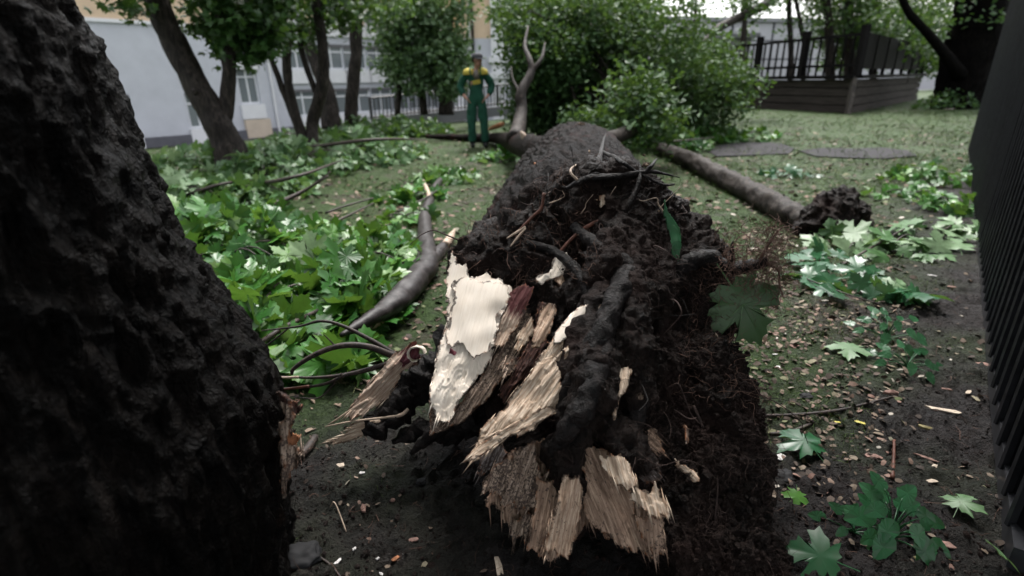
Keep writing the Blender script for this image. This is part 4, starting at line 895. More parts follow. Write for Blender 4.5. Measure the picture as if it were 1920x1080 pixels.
def leaf_branch(name, label, ell, stems, mat, n_obj, size, tilt=.55, group='storm-broken maple branches', tpl=None, cat='branch', twigs=10):
    """a broken branch on the ground: its stem, its leaves one by one, and the rest of its leaves as one mass"""
    e0 = ell[0][0]; T_ = thing(name, (e0[0], e0[1], gz(e0[0], e0[1])), label, cat, group)
    for pts, rad in stems:
        V, Fc = stem(pts, rad); obj('stem', V, Fc, M['bark_twig'], T_)
    Pp = []
    for (c, rx, ry, h, n) in ell:
        a = rng.uniform(0, 2*np.pi, n); r = np.sqrt(rng.uniform(0, 1, n)); x = c[0]+rx*r*np.cos(a); y = c[1]+ry*r*np.sin(a)
        lump = .65+.5*perlin(xyz(x*2.3, y*2.3, c[0])); z = gz(x, y)+.02+h*(1-r**2*.85)*np.clip(lump, .15, 1.2)*rng.uniform(0, 1, n)**.45; Pp.append(np.stack([x, y, z], 1))
        for q in range(twigs):
            a0 = rng.uniform(0, 6.28); d0 = np.array([math.cos(a0)*rx, math.sin(a0)*ry, 0])*.8; b0 = c*np.array([1, 1, 0]) + np.array([0, 0, float(gz(c[0], c[1]))+.04])
            V, Fc = tube([b0-d0*.1, b0+d0*.5+np.array([0, 0, h*.45]), b0+d0+np.array([0, 0, h*.25])], [.008, .006, .003], 5, k=4); obj('twig', V, Fc, M['bark_twig'], T_)
    Pp = np.concatenate(Pp); K = len(Pp); sz = rng.uniform(*size, K)
    fr = frames(K, tilt*1.15, (.0, -.3, .9)); sz = sz*rng.choice([.7, .9, 1., 1.1], K)
    dist = np.linalg.norm(Pp-CAM, axis=1); score = sz/dist*1000 + (Pp[:, 2]-gz(Pp[:, 0], Pp[:, 1]))*60
    od = np.argsort(-score); top = od[:n_obj]; rest = od[n_obj:]
    for k in top: leaf_obj('leaf', mat, Pp[k], fr[k], sz[k], T_)
    if len(rest):
        if tpl is None:
            gr = np.array_split(rng.permutation(rest), 5); VV, FF, nn = [], [], 0
            for g, mp in zip(gr, MAPLES):
                V, Fc = cloud(mp, Pp[g], fr[g], sz[g]); VV.append(V); FF += [tuple(i+nn for i in f) for f in Fc]; nn += len(V)
            V, Fc = np.concatenate(VV), FF
        else: V, Fc = cloud(tpl, Pp[rest], fr[rest], sz[rest])
        setp(obj('leaves', V, Fc, M[mat], T_, False), kind='stuff')
    return T_
def gp(x, y, dz=0.): return GG(x, y, dz)
leaf_branch('maple_branch', 'glossy maple leaves heaped nearest the dark left trunk', [(gp(500, 640), .50, .40, .46, 260), (gp(560, 590), .62, .5, .42, 330), (gp(560, 690), .38, .2, .2, 90)],
            [([gp(430, 700, .05), gp(520, 620, .2), gp(640, 560, .1)], [.016, .013, .008])], 'leaf', 190, (.13, .205), .6)
leaf_branch('maple_branch', 'maple leaves with pale undersides along the edge of the dark left trunk', [(gp(420, 520), .7, .6, .45, 330), (gp(390, 440), .8, .7, .36, 260)],
            [([gp(350, 500, .05), gp(420, 470, .2), gp(520, 430, .12)], [.016, .013, .006])], 'leaf', 130, (.13, .20), .7)
leaf_branch('maple_branch', 'dark green maple leaves spreading left of the broken bare branch', [(gp(650, 520), .55, .6, .32, 280), (gp(560, 490), .6, .5, .34, 240), (gp(670, 470), .4, .4, .2, 80)],
            [([gp(480, 480, .1), gp(600, 430, .15), gp(700, 380, .2)], [.014, .012, .007])], 'leaf', 150, (.12, .19), .6)
leaf_branch('maple_branch', 'pale green maple leaves heaped around the foot of the forked tree', [(gp(360, 380), 1.0, .7, .35, 240), (gp(450, 370), .9, .6, .3, 220), (gp(390, 320), .9, .7, .5, 200)],
            [([gp(340, 370, .1), gp(420, 345, .25), gp(500, 335, .1)], [.02, .016, .008]), ([gp(490, 388, .06), gp(550, 370, .1), gp(615, 330, .35)], [.022, .018, .012])], 'leaf_pale', 60, (.14, .21), .7)
leaf_branch('maple_branch', 'pale green maple leaves heaped around the clump of slim stems', [(gp(560, 320), 1.1, .8, .55, 420), (gp(650, 305), 1.1, .8, .6, 460), (gp(500, 335), .8, .6, .4, 240), (gp(715, 295), .9, .8, .45, 300)],
            [([gp(480, 345, .1), gp(560, 330, .4), gp(640, 300, .2)], [.025, .018, .01])], 'leaf_pale', 60, (.13, .20), .8, tpl=MID)
leaf_branch('maple_branch', 'long dense row of broken leafy branches reaching to the worker', [(gp(600, 272), 1.8, 1.2, .62, 1500), (gp(690, 262), 1.8, 1.2, .72, 1700), (gp(770, 256), 1.2, 1.0, .62, 1300)],
            [([gp(560, 280, .2), gp(700, 262, .5), gp(800, 262, .2)], [.03, .025, .01])], 'leaf_tree', 0, (.11, .17), .9, tpl=MID)
leaf_branch('maple_branch', 'small leafy sprig lying beside the far end of the bare broken branch', [(gp(775, 375), .4, .35, .16, 50), (gp(835, 340), .5, .4, .2, 60), (gp(760, 415), .3, .2, .12, 20)], [([gp(740, 400, .05), gp(800, 370, .12), gp(840, 340, .08)], [.01, .008, .004])], 'leaf', 60, (.12, .18), .6, twigs=3)
leaf_branch('maple_branch', 'bright green leaves on the ground left of the fallen trunk fork', [(gp(965, 295), .6, .5, .22, 110), (gp(930, 300), .4, .4, .12, 50)], [([gp(930, 305, .05), gp(990, 290, .12)], [.01, .006])], 'leaf', 30, (.12, .18), .6, twigs=3)
leaf_branch('maple_branch', 'bright green leaves heaped behind the fallen trunk on its right', [(gp(1240, 280), .9, .9, .6, 380), (gp(1300, 262), 1.1, .9, .55, 380), (gp(1200, 258), 1., .8, .7, 300), (gp(1380, 262), .9, .7, .3, 160)], [([gp(1190, 270, .1), gp(1270, 265, .3), gp(1340, 258, .2)], [.02, .014, .006])], 'leaf', 50, (.12, .19), .7, tpl=MID)
# right-hand side, near the fence
leaf_branch('maple_branch', 'blue-green maple leaves lying between the root plate and the fence', [(gp(1560, 530), .26, .22, .12, 16), (gp(1640, 560), .22, .16, .10, 12), (gp(1530, 500), .2, .2, .10, 8)], [([gp(1500, 520, .03), gp(1580, 550, .05), gp(1660, 575, .02)], [.005, .004, .003])], 'leaf_dark', 36, (.15, .21), .35, twigs=0)
leaf_branch('maple_branch', 'pale maple leaves on a twig beside the small root clump', [(gp(1670, 470), .35, .3, .14, 22), (gp(1600, 470), .3, .25, .10, 12), (gp(1770, 440), .45, .25, .10, 22), (gp(1545, 440), .2, .1, .3, 4)], [([gp(1575, 500, .03), gp(1650, 455, .08), gp(1740, 405, .05)], [.010, .008, .005])], 'leaf_pale', 60, (.15, .22), .35, twigs=1)
leaf_branch('maple_branch', 'low dark green plants at the foot of the fence', [(gp(1740, 340), .5, .5, .25, 90), (gp(1790, 395), .4, .3, .2, 60), (gp(1700, 370), .4, .4, .12, 50)], [([gp(1720, 350, .05), gp(1780, 380, .1)], [.006, .004])], 'leaf', 30, (.09, .15), .5, twigs=2, cat='plant', group='low plants')
leaf_branch('maple_branch', 'bluish sprig of leaves on the lawn behind the fallen log', [(gp(1470, 330), .4, .3, .08, 26)], [([gp(1440, 332, .03), gp(1500, 326, .03)], [.006, .004])], 'leaf_dark', 26, (.10, .15), .35, twigs=1)
for lab, mat, x, y, sz, yaw, tl in [
        ('single pale maple leaf lying right of the blue-green leaves', 'leaf_pale', 1700, 548, .17, 2.2, .15), ('pale maple leaf lying on chips below the blue-green leaves', 'leaf_pale', 1590, 648, .15, 4.2, .12),
        ('dark green jagged leaf on the soil beside the root plate', 'leaf_dark', 1525, 850, .15, 1.9, .15), ('small yellow-green leaf on soil left of the nettle plant', 'leaf', 1495, 918, .07, 4.3, .1),
        ('crumpled grey-green leaf on soil right of the nettle plant', 'leaf_pale', 1790, 968, .09, .6, .25), ('dark leaf cut by the bottom edge below the nettle plant', 'leaf_dark', 1565, 1066, .13, 2.6, .2),
        ('curled olive leaf at the bottom right corner by the fence', 'leaf_pale', 1840, 1048, .085, 5.4, .6), ('pale leaf lying against the fence foot', 'leaf_pale', 1800, 470, .2, 1.2, .1),
        ('pale maple leaf face up left of the broken branch', 'leaf_pale', 762, 408, .2, .9, .3), ('drooping divided leaf below the broken branch', 'leaf_pale', 640, 590, .21, 3.9, .5)]:
    q = gp(x, y, .02); n = np.array([[rng.normal()*tl, -.2+rng.normal()*tl, 1.]]); n /= np.linalg.norm(n); tt = np.array([[math.cos(yaw), math.sin(yaw), 0]]); tt -= n*(tt*n).sum(); tt /= np.linalg.norm(tt)
    setp(leaf_obj('fallen_leaf', mat, q+np.array([0, 0, .05 if 'curled' in lab else .012]), np.stack([np.cross(tt, n), tt, n], 1)[0], sz), lab, 'leaf', 'single fallen leaves')
# two leaves caught on the root plate
n = CAM-P(1395, 590, 1.5); n = n/np.linalg.norm(n)+np.array([.25, 0, -.1]); n /= np.linalg.norm(n); tt = -camU+camR*.55; tt -= n*(tt@n); tt /= np.linalg.norm(tt)
V, Fc = maple(.55, .05, .45)
q = obj('caught_leaf', V*0, Fc, M['leaf_pale'], None, True); 
A = np.stack([np.cross(tt, n), tt, n]); V = (V@A)*.225+P(1372, 536, 1.58); q.data.vertices.foreach_set('co', V.ravel()); q.data.update()
tl = NT('speckled_maple_leaf'); f = tl.noise(tl.pos(), 90., 2); tl.col(tl.mix(tl.ramp(f, [(.69, 0.), (.72, 1.)]), (.042, .088, .03), (.010, .014, .008))).rough(.42, .4); q.data.materials.clear(); q.data.materials.append(tl.m)
setp(q, 'large speckled green maple leaf hanging from the roots on the right', 'leaf')
for ang in (0, .62, -.62, 1.25, -1.25):
    d = tt*math.cos(ang)+np.cross(tt, n)*math.sin(ang); b0 = P(1372, 536, 1.58)+n*.010+tt*.067
    V, Fc = tube([b0, b0+d*.05-n*.001, b0+d*(.10 if abs(ang) < 1 else .07)-n*.012], [.0012, .001, .0005], 5); vn = obj('vein', V, Fc, M['leaf_pale'], q)
LS = [(1246, 366), (1254, 395), (1275, 425), (1280, 460), (1272, 492), (1262, 480), (1256, 440), (1247, 400)]
q = slab('sliver_leaf', LS, (.2, 1), M['leaf_dark'], parent=TREE, Yf=lambda y: FY(y)-.10, thick=.002, ridge=.0015, jag=.003, cross=.002, freq=40); q.parent = None; q.matrix_parent_inverse = Matrix.Identity(4)
setp(q, 'narrow green leaf seen edge-on, stuck to the top of the root plate', 'leaf')

# ================================================================== small leafy weeds
def weed(label, px, py, h, n, size, mat, spread):
    b = gp(px, py); T_ = thing('weed', b, label, 'plant', 'small weeds by the fence')
    for k in range(n):
        a = k*2.4+rng.uniform(-.3, .3); u = k/n; hh = h*(.25+.75*u); d = np.array([math.cos(a), math.sin(a), 0])*spread*(1-.5*u)*rng.uniform(.7, 1.1)
        tip = b+d+np.array([0, 0, hh]); V, Fc = tube([b+np.array([0, 0, hh*.2]), b+d*.5+np.array([0, 0, hh*.8]), tip], [.003, .002, .0015], 5, k=3); obj('stalk', V, Fc, M['leaf_dark'], T_)
        nrm = np.array([d[0]*1.2, d[1]*1.2-.25, .12])/max(spread, .05)*.6+np.array([0, 0, .9]); nrm /= np.linalg.norm(nrm); tt = d/np.linalg.norm(d)-np.array([0, 0, .25]); tt -= nrm*(tt@nrm); tt /= np.linalg.norm(tt)
        th = np.linspace(0, 2*np.pi, 28, endpoint=False); rr = 1+.07*np.sign(np.sin(th*14)); yy = .5-.5*np.cos(th); xx = np.sin(th)*.36*(1.25-.75*yy)*rr
        V0 = np.concatenate([[[0, .5, -.05]], np.stack([xx, yy, -.25*xx*xx*4+.10*np.abs(xx)*2-.2*(yy-.4)**2], 1)]); s = size*rng.uniform(.75, 1.15)
        V = (V0@np.stack([np.cross(tt, nrm), tt, nrm]))*s+tip-tt*s*.1
        obj('leaf', V, [(0, q_+1, (q_+1) % 28+1) for q_ in range(28)], M[mat], T_, False)
weed('nettle-like weed with toothed leaves, at the bottom right', 1668, 1010, .15, 20, .075, 'leaf_dark', .10)
weed('low round-leaved weed in the middle of the right bank', 1660, 640, .14, 16, .065, 'leaf_dark', .16)
weed('small weed with scalloped leaves right of the blue-green leaves', 1700, 690, .08, 12, .06, 'leaf_dark', .13)
weed('tiny seedling on soil below the yellow leaves', 1600, 1000, .05, 7, .05, 'leaf_dark', .08)

# ================================================================== trees
def crown(parent, blobs_, n_per, mat, size, tpl=FAR_L, clump=.22, tilt=.9, part='crown', per=26):
    Pp = []
    for (c, r, k) in blobs_:
        nc = max(1, int(n_per*k/per)); d = rng.normal(size=(nc, 3)); d /= np.linalg.norm(d, axis=1)[:, None]
        cc_ = np.asarray(c)+d*(rng.uniform(.25, 1, nc)**.5)[:, None]*np.asarray(r)
        Pp.append((cc_[:, None]+rng.normal(size=(nc, per, 3))*clump*np.array([1, 1, .6])).reshape(-1, 3))
    Pp = np.concatenate(Pp); K = len(Pp); V, Fc = cloud(tpl, Pp, frames(K, tilt, (0, -.1, .9)), rng.uniform(size*.7, size*1.25, K))
    return setp(obj(part, V, Fc, M[mat], parent, False), kind='stuff')
def stems_(parent, lst, mat='bark_tree', n=14):
    for pts, rad in lst:
        pp_ = np.array([P(*p) if len(p) == 3 else p for p in pts]); V, Fc = tube(pp_, rad, n, k=6, rough=.14, fr=5); obj('trunk', V, Fc, M[mat], parent)
def B(px, py, Y, r, k=1.): return (P(px, py, Y), np.array(r if hasattr(r, '__len__') else (r, r, r)), k)
q = gp(440, 322); YA = q[1]
TA = thing('forked_tree', q, 'leaning tree with a forked grey trunk, left in front of the blank wall', 'tree')
stems_(TA, [([(446, 330, YA), (432, 285, YA), (408, 232, YA), (375, 170, YA+.05), (335, 95, YA+.1), (303, 30, YA+.1), (285, -40, YA+.1), (262, -160, YA+.1), (250, -330, YA+.2)], [.30, .25, .20, .185, .17, .165, .17, .14, .10]),
            ([(412, 240, YA), (424, 200, YA+.1), (428, 150, YA+.15), (428, 95, YA+.2), (415, 20, YA+.3), (420, -100, YA+.4)], [.13, .11, .10, .095, .09, .07])])
MB().tube([P(365, 172, YA-.18), P(362, 173, YA-.21)], [.05, .03], 10).build('knot', M['bark_tree'], TA)
crown(TA, [B(405, 10, YA+.4, .38, .6), B(455, 40, YA+.4, .55, 1.), B(495, 50, YA+.5, .45, .9), B(455, 88, YA+.4, .26, .35), B(385, 45, YA+.5, .25, .3), B(440, -60, YA+.3, .8, 1.2), B(480, -60, YA+.4, .9, 1.5), B(235, 0, YA-.4, .22, .22), B(300, -160, YA, 1.2, 1.5), B(420, -220, YA, 1.4, 1.5)], 680, 'leaf_tree', .12, MID, .13)
q = gp(578, 290); YB = q[1]
TB = thing('slim_stem_tree', q, 'clump of slim dark stems growing from one base, left of the worker', 'tree')
stems_(TB, [([(574, 292, YB), (560, 245, YB), (535, 180, YB), (508, 110, YB), (482, 55, YB), (455, -40, YB)], [.10, .065, .06, .05, .045, .04]),
            ([(580, 292, YB), (562, 240, YB), (545, 180, YB), (537, 110, YB), (540, 40, YB), (540, -60, YB), (545, -200, YB)], [.12, .095, .085, .08, .085, .08, .06]),
            ([(588, 295, YB), (586, 262, YB), (586, 228, YB+.1), (600, 178, YB+.1), (607, 130, YB+.1), (602, 60, YB+.1), (592, -10, YB+.1), (590, -200, YB)], [.14, .115, .11, .115, .10, .095, .09, .06]),
            ([(598, 185, YB+.1), (580, 140, YB+.1), (565, 90, YB+.2), (560, 30, YB+.3)], [.06, .055, .05, .04])])
crown(TB, [B(560, 10, YB+.4, .6, .9), B(620, 0, YB+.6, .55, .7), B(515, 50, YB+.5, .45, .6), B(575, 75, YB+.6, .25, .15), B(560, -80, YB, 1.3, 1.8), B(680, -60, YB, 1., 1.2), B(635, 45, YB+.5, .3, .2)], 600, 'leaf_tree', .11, MID, .14)
TCn = thing('single_stem_tree', P(660, 222, 15), 'single slim dark tree standing left of the iron fence', 'tree')
stems_(TCn, [([(660, 240, 15), (659, 200, 15), (663, 150, 15), (668, 100, 15), (667, 60, 15), (672, 30, 15), (688, -20, 15), (695, -120, 15)], [.2, .17, .16, .15, .16, .13, .10, .08]), ([(667, 60, 15), (664, 20, 15), (662, -60, 15)], [.12, .1, .07]),
            ([(622, 240, 14.5), (617, 200, 14.5), (605, 150, 14.5), (585, 100, 14.5), (570, 40, 14.5)], [.27, .23, .19, .15, .12])])
crown(TCn, [B(700, -30, 15, .9, .7), B(650, -80, 15, 1.5, 1.5), B(725, 10, 16, .7, .5)], 1000, 'leaf_tree', .14)
TD = thing('poplar_tree', P(835, 215, 18.5), 'pale-leaved bushy tree behind the iron fence, left of the worker', 'tree')
stems_(TD, [([(836, 215, 18.5), (834, 160, 18.5), (826, 100, 18.6), (812, 40, 18.8), (800, -40, 19)], [.26, .22, .18, .14, .1]), ([(745, 215, 18.), (748, 150, 18.2), (742, 90, 18.3)], [.1, .09, .07]), ([(828, 110, 18.6), (845, 50, 18.6), (850, -20, 18.6)], [.1, .08, .05]), ([(795, 215, 18.5), (790, 160, 18.5), (775, 100, 18.5)], [.14, .12, .08])])
crown(TD, [B(750, 100, 18.2, .9, .9), B(765, 140, 18., .6, .7), B(800, 70, 18.5, 1., .9), B(830, 120, 18.3, .9, 1.1), B(840, 150, 18., .5, .6), B(770, 25, 18.6, .9, .9), B(825, 25, 18.6, .8, .7), B(850, 90, 18.4, .4, .4), B(735, 40, 18.4, .6, .6), B(800, -80, 19, 2., 1.5)], 1500, 'leaf_willow', .17, FAR_L, .22)
TE = thing('tall_background_tree', P(1045, 200, 22), 'tall leafy tree standing behind the fallen crown', 'tree')
stems_(TE, [([(1040, 215, 22), (1045, 100, 22), (1055, 20, 22), (1060, -80, 22)], [.3, .26, .24, .2])], )
crown(TE, [B(975, 20, 22, 1.0, .8), B(1010, 20, 22, 1.2, 1.), B(1090, 10, 22, 1.3, 1.2), B(1140, 30, 22, .8, .6), B(1185, 0, 22, .9, .7), B(1050, -90, 22, 3, 2)], 1500, 'leaf_tree', .18, FAR_L, .3)
# the crown of the uprooted tree
cb = [(1010, 60), (1012, 130), (1008, 205), (1005, 40), (1030, 105), (1025, 180), (1095, 50), (1110, 125), (1100, 200), (1180, 50), (1190, 115), (1195, 190), (1255, 85), (1270, 150), (1275, 205), (1320, 130), (1320, 190), (1230, 225), (1150, 160), (1060, 150), (1060, 225)]
crown(TREE, [B(x, y, rng.uniform(11.6, 13.4) if x < 1030 else rng.uniform(11., 13.2), rng.uniform(.55, 1.) if x > 1030 else .6, 1.) for x, y in cb]+[B(1380, 165, 12, .42, .25), B(1120, 240, 9.6, .5, .4), B(1195, 185, 8.6, .45, .35), B(1215, 225, 8.2, .4, .3)], 2600, 'leaf_ash', .11, FAR_L, .19, part='leafy_crown', per=34)
for k in range(26):
    x, y = cb[k % len(cb)]; e = P(x+rng.uniform(-30, 30), y-20, rng.uniform(10.8, 13)); s = np.array([1.9+rng.uniform(-.8, .8), 11.4+rng.uniform(-.6, .8), .6]); mdp = (s+e)/2+np.array([0, 0, .4])
    V, Fc = tube([s, mdp, e], [.03, .02, .008], 6, k=4); obj('branch', V, Fc, M['bark_tree'], TREE)
# slim trees behind the terrace
for k, (lab, pts, rad) in enumerate([
        ('thin pole-like tree left of the railed terrace', [(1303, 130, 26), (1303, 60, 26), (1306, -30, 26)], [.08, .08, .07]),
        ('slim dark tree at the left end of the terrace railing', [(1390, 160, 27), (1392, 100, 27), (1396, 40, 27), (1394, -40, 27)], [.17, .15, .12, .1]),
        ('slim dark tree behind the middle of the terrace railing', [(1482, 150, 27), (1483, 90, 27), (1480, 30, 27), (1478, -40, 27)], [.14, .13, .12, .1]),
        ('slim curved tree behind the railing, its top leaning left', [(1506, 150, 27), (1508, 90, 27), (1500, 40, 27), (1488, -20, 27)], [.12, .11, .1, .07]),
        ('dark tree behind the corner post of the terrace', [(1556, 160, 28), (1556, 90, 28), (1552, 30, 28), (1545, -40, 28)], [.24, .22, .2, .18]),
        ('dark tree rising behind the solid terrace panel', [(1592, 160, 29), (1592, 80, 29), (1588, 0, 29), (1586, -60, 29)], [.26, .24, .22, .2]),
        ('thin dark tree right of the terrace corner', [(1637, 150, 30), (1638, 60, 30), (1640, -40, 30)], [.17, .16, .14])]):
    T_ = thing('slim_tree', P(pts[0][0], 170, pts[0][2]), lab, 'tree', 'slim trees behind the terrace'); stems_(T_, [(pts, rad)], n=8)
    cx = pts[-1][0]; Yk = pts[0][2]
    if cx > 1530: crown(T_, [B(cx+20, 20, Yk+1, 1.6, 1.3), B(cx-5, -40, Yk, 2., 1.6), B(cx+45, 60, Yk+2, 1.3, 1.), B(cx+30, 100, Yk+3, .9, .6)], 900, 'leaf_tree', .22, FAR_L, .3)
    else: crown(T_, [B(cx+5, -5, Yk, .7, .12), B(cx-12, -80, Yk, 1.5, 1.), B(cx+8, 50, Yk, .5, .08)], 800, 'leaf_tree', .18, FAR_L, .25)
T_ = thing('leaning_tree', P(1330, 80, 18), 'bare leaning trunk slanting up to the right above the terrace railing', 'tree')
stems_(T_, [([(1300, 100, 17), (1325, 75, 17.2), (1352, 50, 17.5), (1395, 28, 18), (1440, 5, 18.5), (1480, -30, 19)], [.10, .11, .12, .13, .14, .15])], n=10)
crown(T_, [B(1400, 10, 18, .4, .3), B(1440, -30, 18, .9, 1.), B(1385, 12, 18, .3, .2)], 500, 'leaf_tree', .16, FAR_L, .2)
T_ = thing('dark_tree', P(1800, 200, 21.5), 'massive dark trunk standing behind the far end of the black fence', 'tree')
stems_(T_, [([(1800, 212, 21.5), (1806, 185, 21.5), (1816, 120, 21.5), (1832, 50, 21.5), (1850, -30, 21.5), (1870, -160, 21.5)], [1.2, .95, .85, .82, .8, .75]), ([(1800, 140, 21.), (1770, 100, 20.6), (1742, 65, 20.4), (1705, 25, 20.2), (1685, -20, 20)], [.25, .17, .14, .12, .1])], 'bark_black', 24)
crown(T_, [B(1700, 20, 26, 1.8, 1.2), B(1760, 60, 27, 1.5, 1.), B(1660, 60, 30, 1.8, 1.2), B(1740, 110, 30, 1., .7), B(1800, -60, 22, 3., 2.)], 1300, 'leaf_tree', .22, FAR_L, .32)
leaf_branch('bush', 'low dark ivy bush at the foot of the massive dark trunk', [(gp(1775, 205), 1.2, .8, .8, 500)], [([gp(1770, 205, .1), gp(1790, 205, .6)], [.02, .01])], 'leaf_tree', 0, (.12, .2), .9, tpl=FAR_L, cat='bush', twigs=2, group='bushes')
# the near tree's crown overhead, out of view, filled to shade the foreground
cr = [((x, y, z), (1.3, 1.3, .7), 1.) for x, y, z in [(-2.6, .2, 7.4), (-1.2, -.8, 8.), (.3, .4, 7.6), (1.6, 1.6, 7.6), (3., 2.4, 8.), (-1.4, 3.2, 7.8), (.6, 3.2, 8.2), (-3.2, 2., 7.8), (1.8, -.4, 8.), (-.6, 1.4, 8.4), (2.6, .8, 8.4), (.6, -2, 8.2), (-2.4, -1.8, 8.), (3.6, 4.2, 8.4), (-1, -3, 8.2), (1.6, -2.6, 8.2), (3.4, -1., 8.4), (-3.6, .0, 8.2), (4.4, 1.6, 8.4), (2., 4., 8.6)]]
crown(NT_, cr, 640, 'leaf_tree', .22, MID, .40)
crown(NT_, [((x, y, z), (1.5, 1.2, 1.2), 1.) for x, y, z in [(-4, -3, 6), (-2, -4.2, 5.4), (0, -4.6, 5.2), (2, -4.4, 5.4), (4, -3.4, 6), (-1, -5, 3.8), (1.2, -5, 3.8), (-3.4, -4.6, 3.8), (3.4, -4.6, 3.8), (-4.6, -1.4, 5.4), (-4.6, .6, 6.4), (4.8, -1.6, 6.4), (0, -5, 6.8)]], 380, 'leaf_tree', .36, FAR_L, .45, part='added_shade_foliage')  # unseen foliage added low behind the camera to block light from there

# ================================================================== logs and branches on the lawn
T_ = thing('broken_branch', gp(760, 560), 'thick bare broken branch with a pale snapped fork, left of the root plate', 'branch')
def gtube(name, pts, rad, mat, parent, n=18, k=7, rough=.12, fr=7):
    pp_ = []
    for p, r in zip(pts, rad): q = GG(p[0], p[1], r*.9+(p[2] if len(p) > 2 else 0)); pp_.append(q)
    V, Fc = tube(pp_, rad, n, k=k, rough=rough, fr=fr); return obj(name, V, Fc, M[mat], parent)
gtube('limb', [(640, 632, .12), (690, 600, .10), (740, 566, .07), (778, 530, .03), (800, 495), (798, 450), (797, 410), (808, 370), (820, 345), (842, 326), (866, 313)], [.012, .038, .058, .072, .078, .064, .056, .052, .044, .036, .022], 'bark_branch', T_, 24, 12, .22, 11)
gtube('limb', [(790, 512), (818, 478), (838, 455), (848, 440, .05)], [.062, .05, .038, .026], 'bark_branch', T_, 20, 10, .22, 11)
gtube('snapped_end', [(834, 460, .02), (845, 444, .05), (853, 430, .07)], [.036, .028, .006], 'root_pale', T_, 10)
gtube('snapped_end', [(806, 372, .05), (799, 352, .1), (794, 338, .14)], [.03, .024, .01], 'root_pale', T_, 8)
gtube('torn_strip', [(655, 632, .09), (700, 612, .07), (745, 580, .04), (778, 552, .02)], [.006, .018, .018, .006], 'root_pale', T_, 8)
T_ = thing('fallen_log', gp(1440, 370), 'smooth grey log lying across the lawn right of the fallen tree', 'log')
gtube('log', [(1235, 278), (1285, 297), (1335, 322), (1390, 350), (1450, 383), (1520, 418)], [.11, .122, .118, .114, .11, .105], 'bark_tree', T_, 32, 14, .22, 11)
c0 = gp(1560, 440); bl = [(0, 0, .14, .19), (.13, .02, .12, .16), (-.14, .0, .11, .15), (.05, .0, .27, .12), (-.03, .06, .22, .13), (.22, .05, .07, .11), (-.22, .0, .06, .1), (.10, -.05, .2, .12)]
bm = bmesh.new()
for x, y, z, r in bl: bmesh.ops.create_icosphere(bm, subdivisions=4, radius=r, matrix=Matrix.Translation(Vector((c0[0]+x, c0[1]+y, c0[2]+z))))
me = bpy.data.meshes.new('root_clump'); bm.to_mesh(me); bm.free(); n = len(me.vertices); V = np.empty(n*3); me.vertices.foreach_get('co', V); V = V.reshape(-1, 3); N = np.empty(n*3); me.vertices.foreach_get('normal', N); N = N.reshape(-1, 3)
V = V+N*(fbm(V, 9., 3)*.05+fbm(V, 30., 2)*.018)[:, None]; me.vertices.foreach_set('co', V.ravel()); me.materials.append(M['rootsoil']); me.update()
o = bpy.data.objects.new('root_clump', me); C.objects.link(o); adopt(o, T_)
ids = rng.integers(0, n, 500); Vh, Fh = hairs(V[ids], N[ids]+rng.normal(size=(500, 3))*.6, rng.uniform(.03, .1, 500), .0015, 5, .5, .1); setp(obj('fine_roots', Vh, Fh, M['fine_root'], T_), kind='stuff')
for lab, pts, rad, mat in [('long thin twig curving up out of the leaf heap', [(485, 388, .05), (530, 375, .06), (580, 352, .12), (620, 322, .3)], [.016, .015, .012, .009], 'bark_twig'),
                      ('short thin twig with a pale cut end above the maple leaves', [(610, 400, .06), (650, 385, .1), (700, 372, .12)], [.012, .011, .008], 'bark_twig'),
                      ('long thin twig lying on the right bank near the root plate', [(1415, 776), (1480, 774), (1560, 770), (1610, 763), (1672, 748)], [.006, .006, .007, .005, .004], 'bark_twig'),
                      ('short dark stick beside the root plate on the right', [(1445, 808), (1490, 798), (1545, 778)], [.007, .008, .006], 'bark_twig'),
                      ('reddish upright stick on the soil above the nettle plant', [(1672, 900), (1674, 870), (1673, 838)], [.007, .006, .005], 'root_orange'),
                      ('thick dark stick half hidden by the near trunk', [(545, 880), (575, 840), (590, 812)], [.016, .016, .014], 'bark_twig'),
                      ('bent dry stalk on the dark soil at the bottom left', [(648, 990, .0), (636, 960, .02), (625, 933, .05), (618, 945, .0)], [.002, .002, .002, .002], 'root_pale'),
                      ('thin dark stick at the bottom edge left of the root plate', [(590, 1040), (615, 1052), (640, 1078)], [.004, .004, .003], 'bark_twig'),
                      ('red strip of bark on the ground near the worker', [(918, 242, .3), (935, 235, .4), (945, 232, .45)], [.03, .05, .03], 'orange_bark')]:
    o = gtube('stick', pts, rad, mat, None, 8, 5); setp(o, lab, 'stick', 'loose sticks')

# ================================================================== worker
def skin(name, verts, edges, rad, mat, parent, sub=2, root_i=0):
    me = bpy.data.meshes.new(name); me.from_pydata([tuple(v) for v in verts], edges, []); o = bpy.data.objects.new(name+'_tmp', me); C.objects.link(o)
    md = o.modifiers.new('s', 'SKIN'); md.use_smooth_shade = True; md.branch_smoothing = .6
    for k, r in enumerate(rad):
        sv = me.skin_vertices[0].data[k]; sv.radius = (r, r) if not hasattr(r, '__len__') else r; sv.use_root = (k == root_i)
    sb = o.modifiers.new('u', 'SUBSURF'); sb.levels = sub; sb.render_levels = sub
    dg = bpy.context.evaluated_depsgraph_get(); m2 = bpy.data.meshes.new_from_object(o.evaluated_get(dg)); bpy.data.objects.remove(o)
    m2.name = name; m2.materials.clear(); m2.materials.append(mat); m2.polygons.foreach_set('use_smooth', np.ones(len(m2.polygons), bool))
    r = bpy.data.objects.new(name, m2); C.objects.link(r); return adopt(r, parent)
wq = gp(897, 277); M['skin'] = plain('skin', (.36, .19, .14), .55, .35, .12, 20)
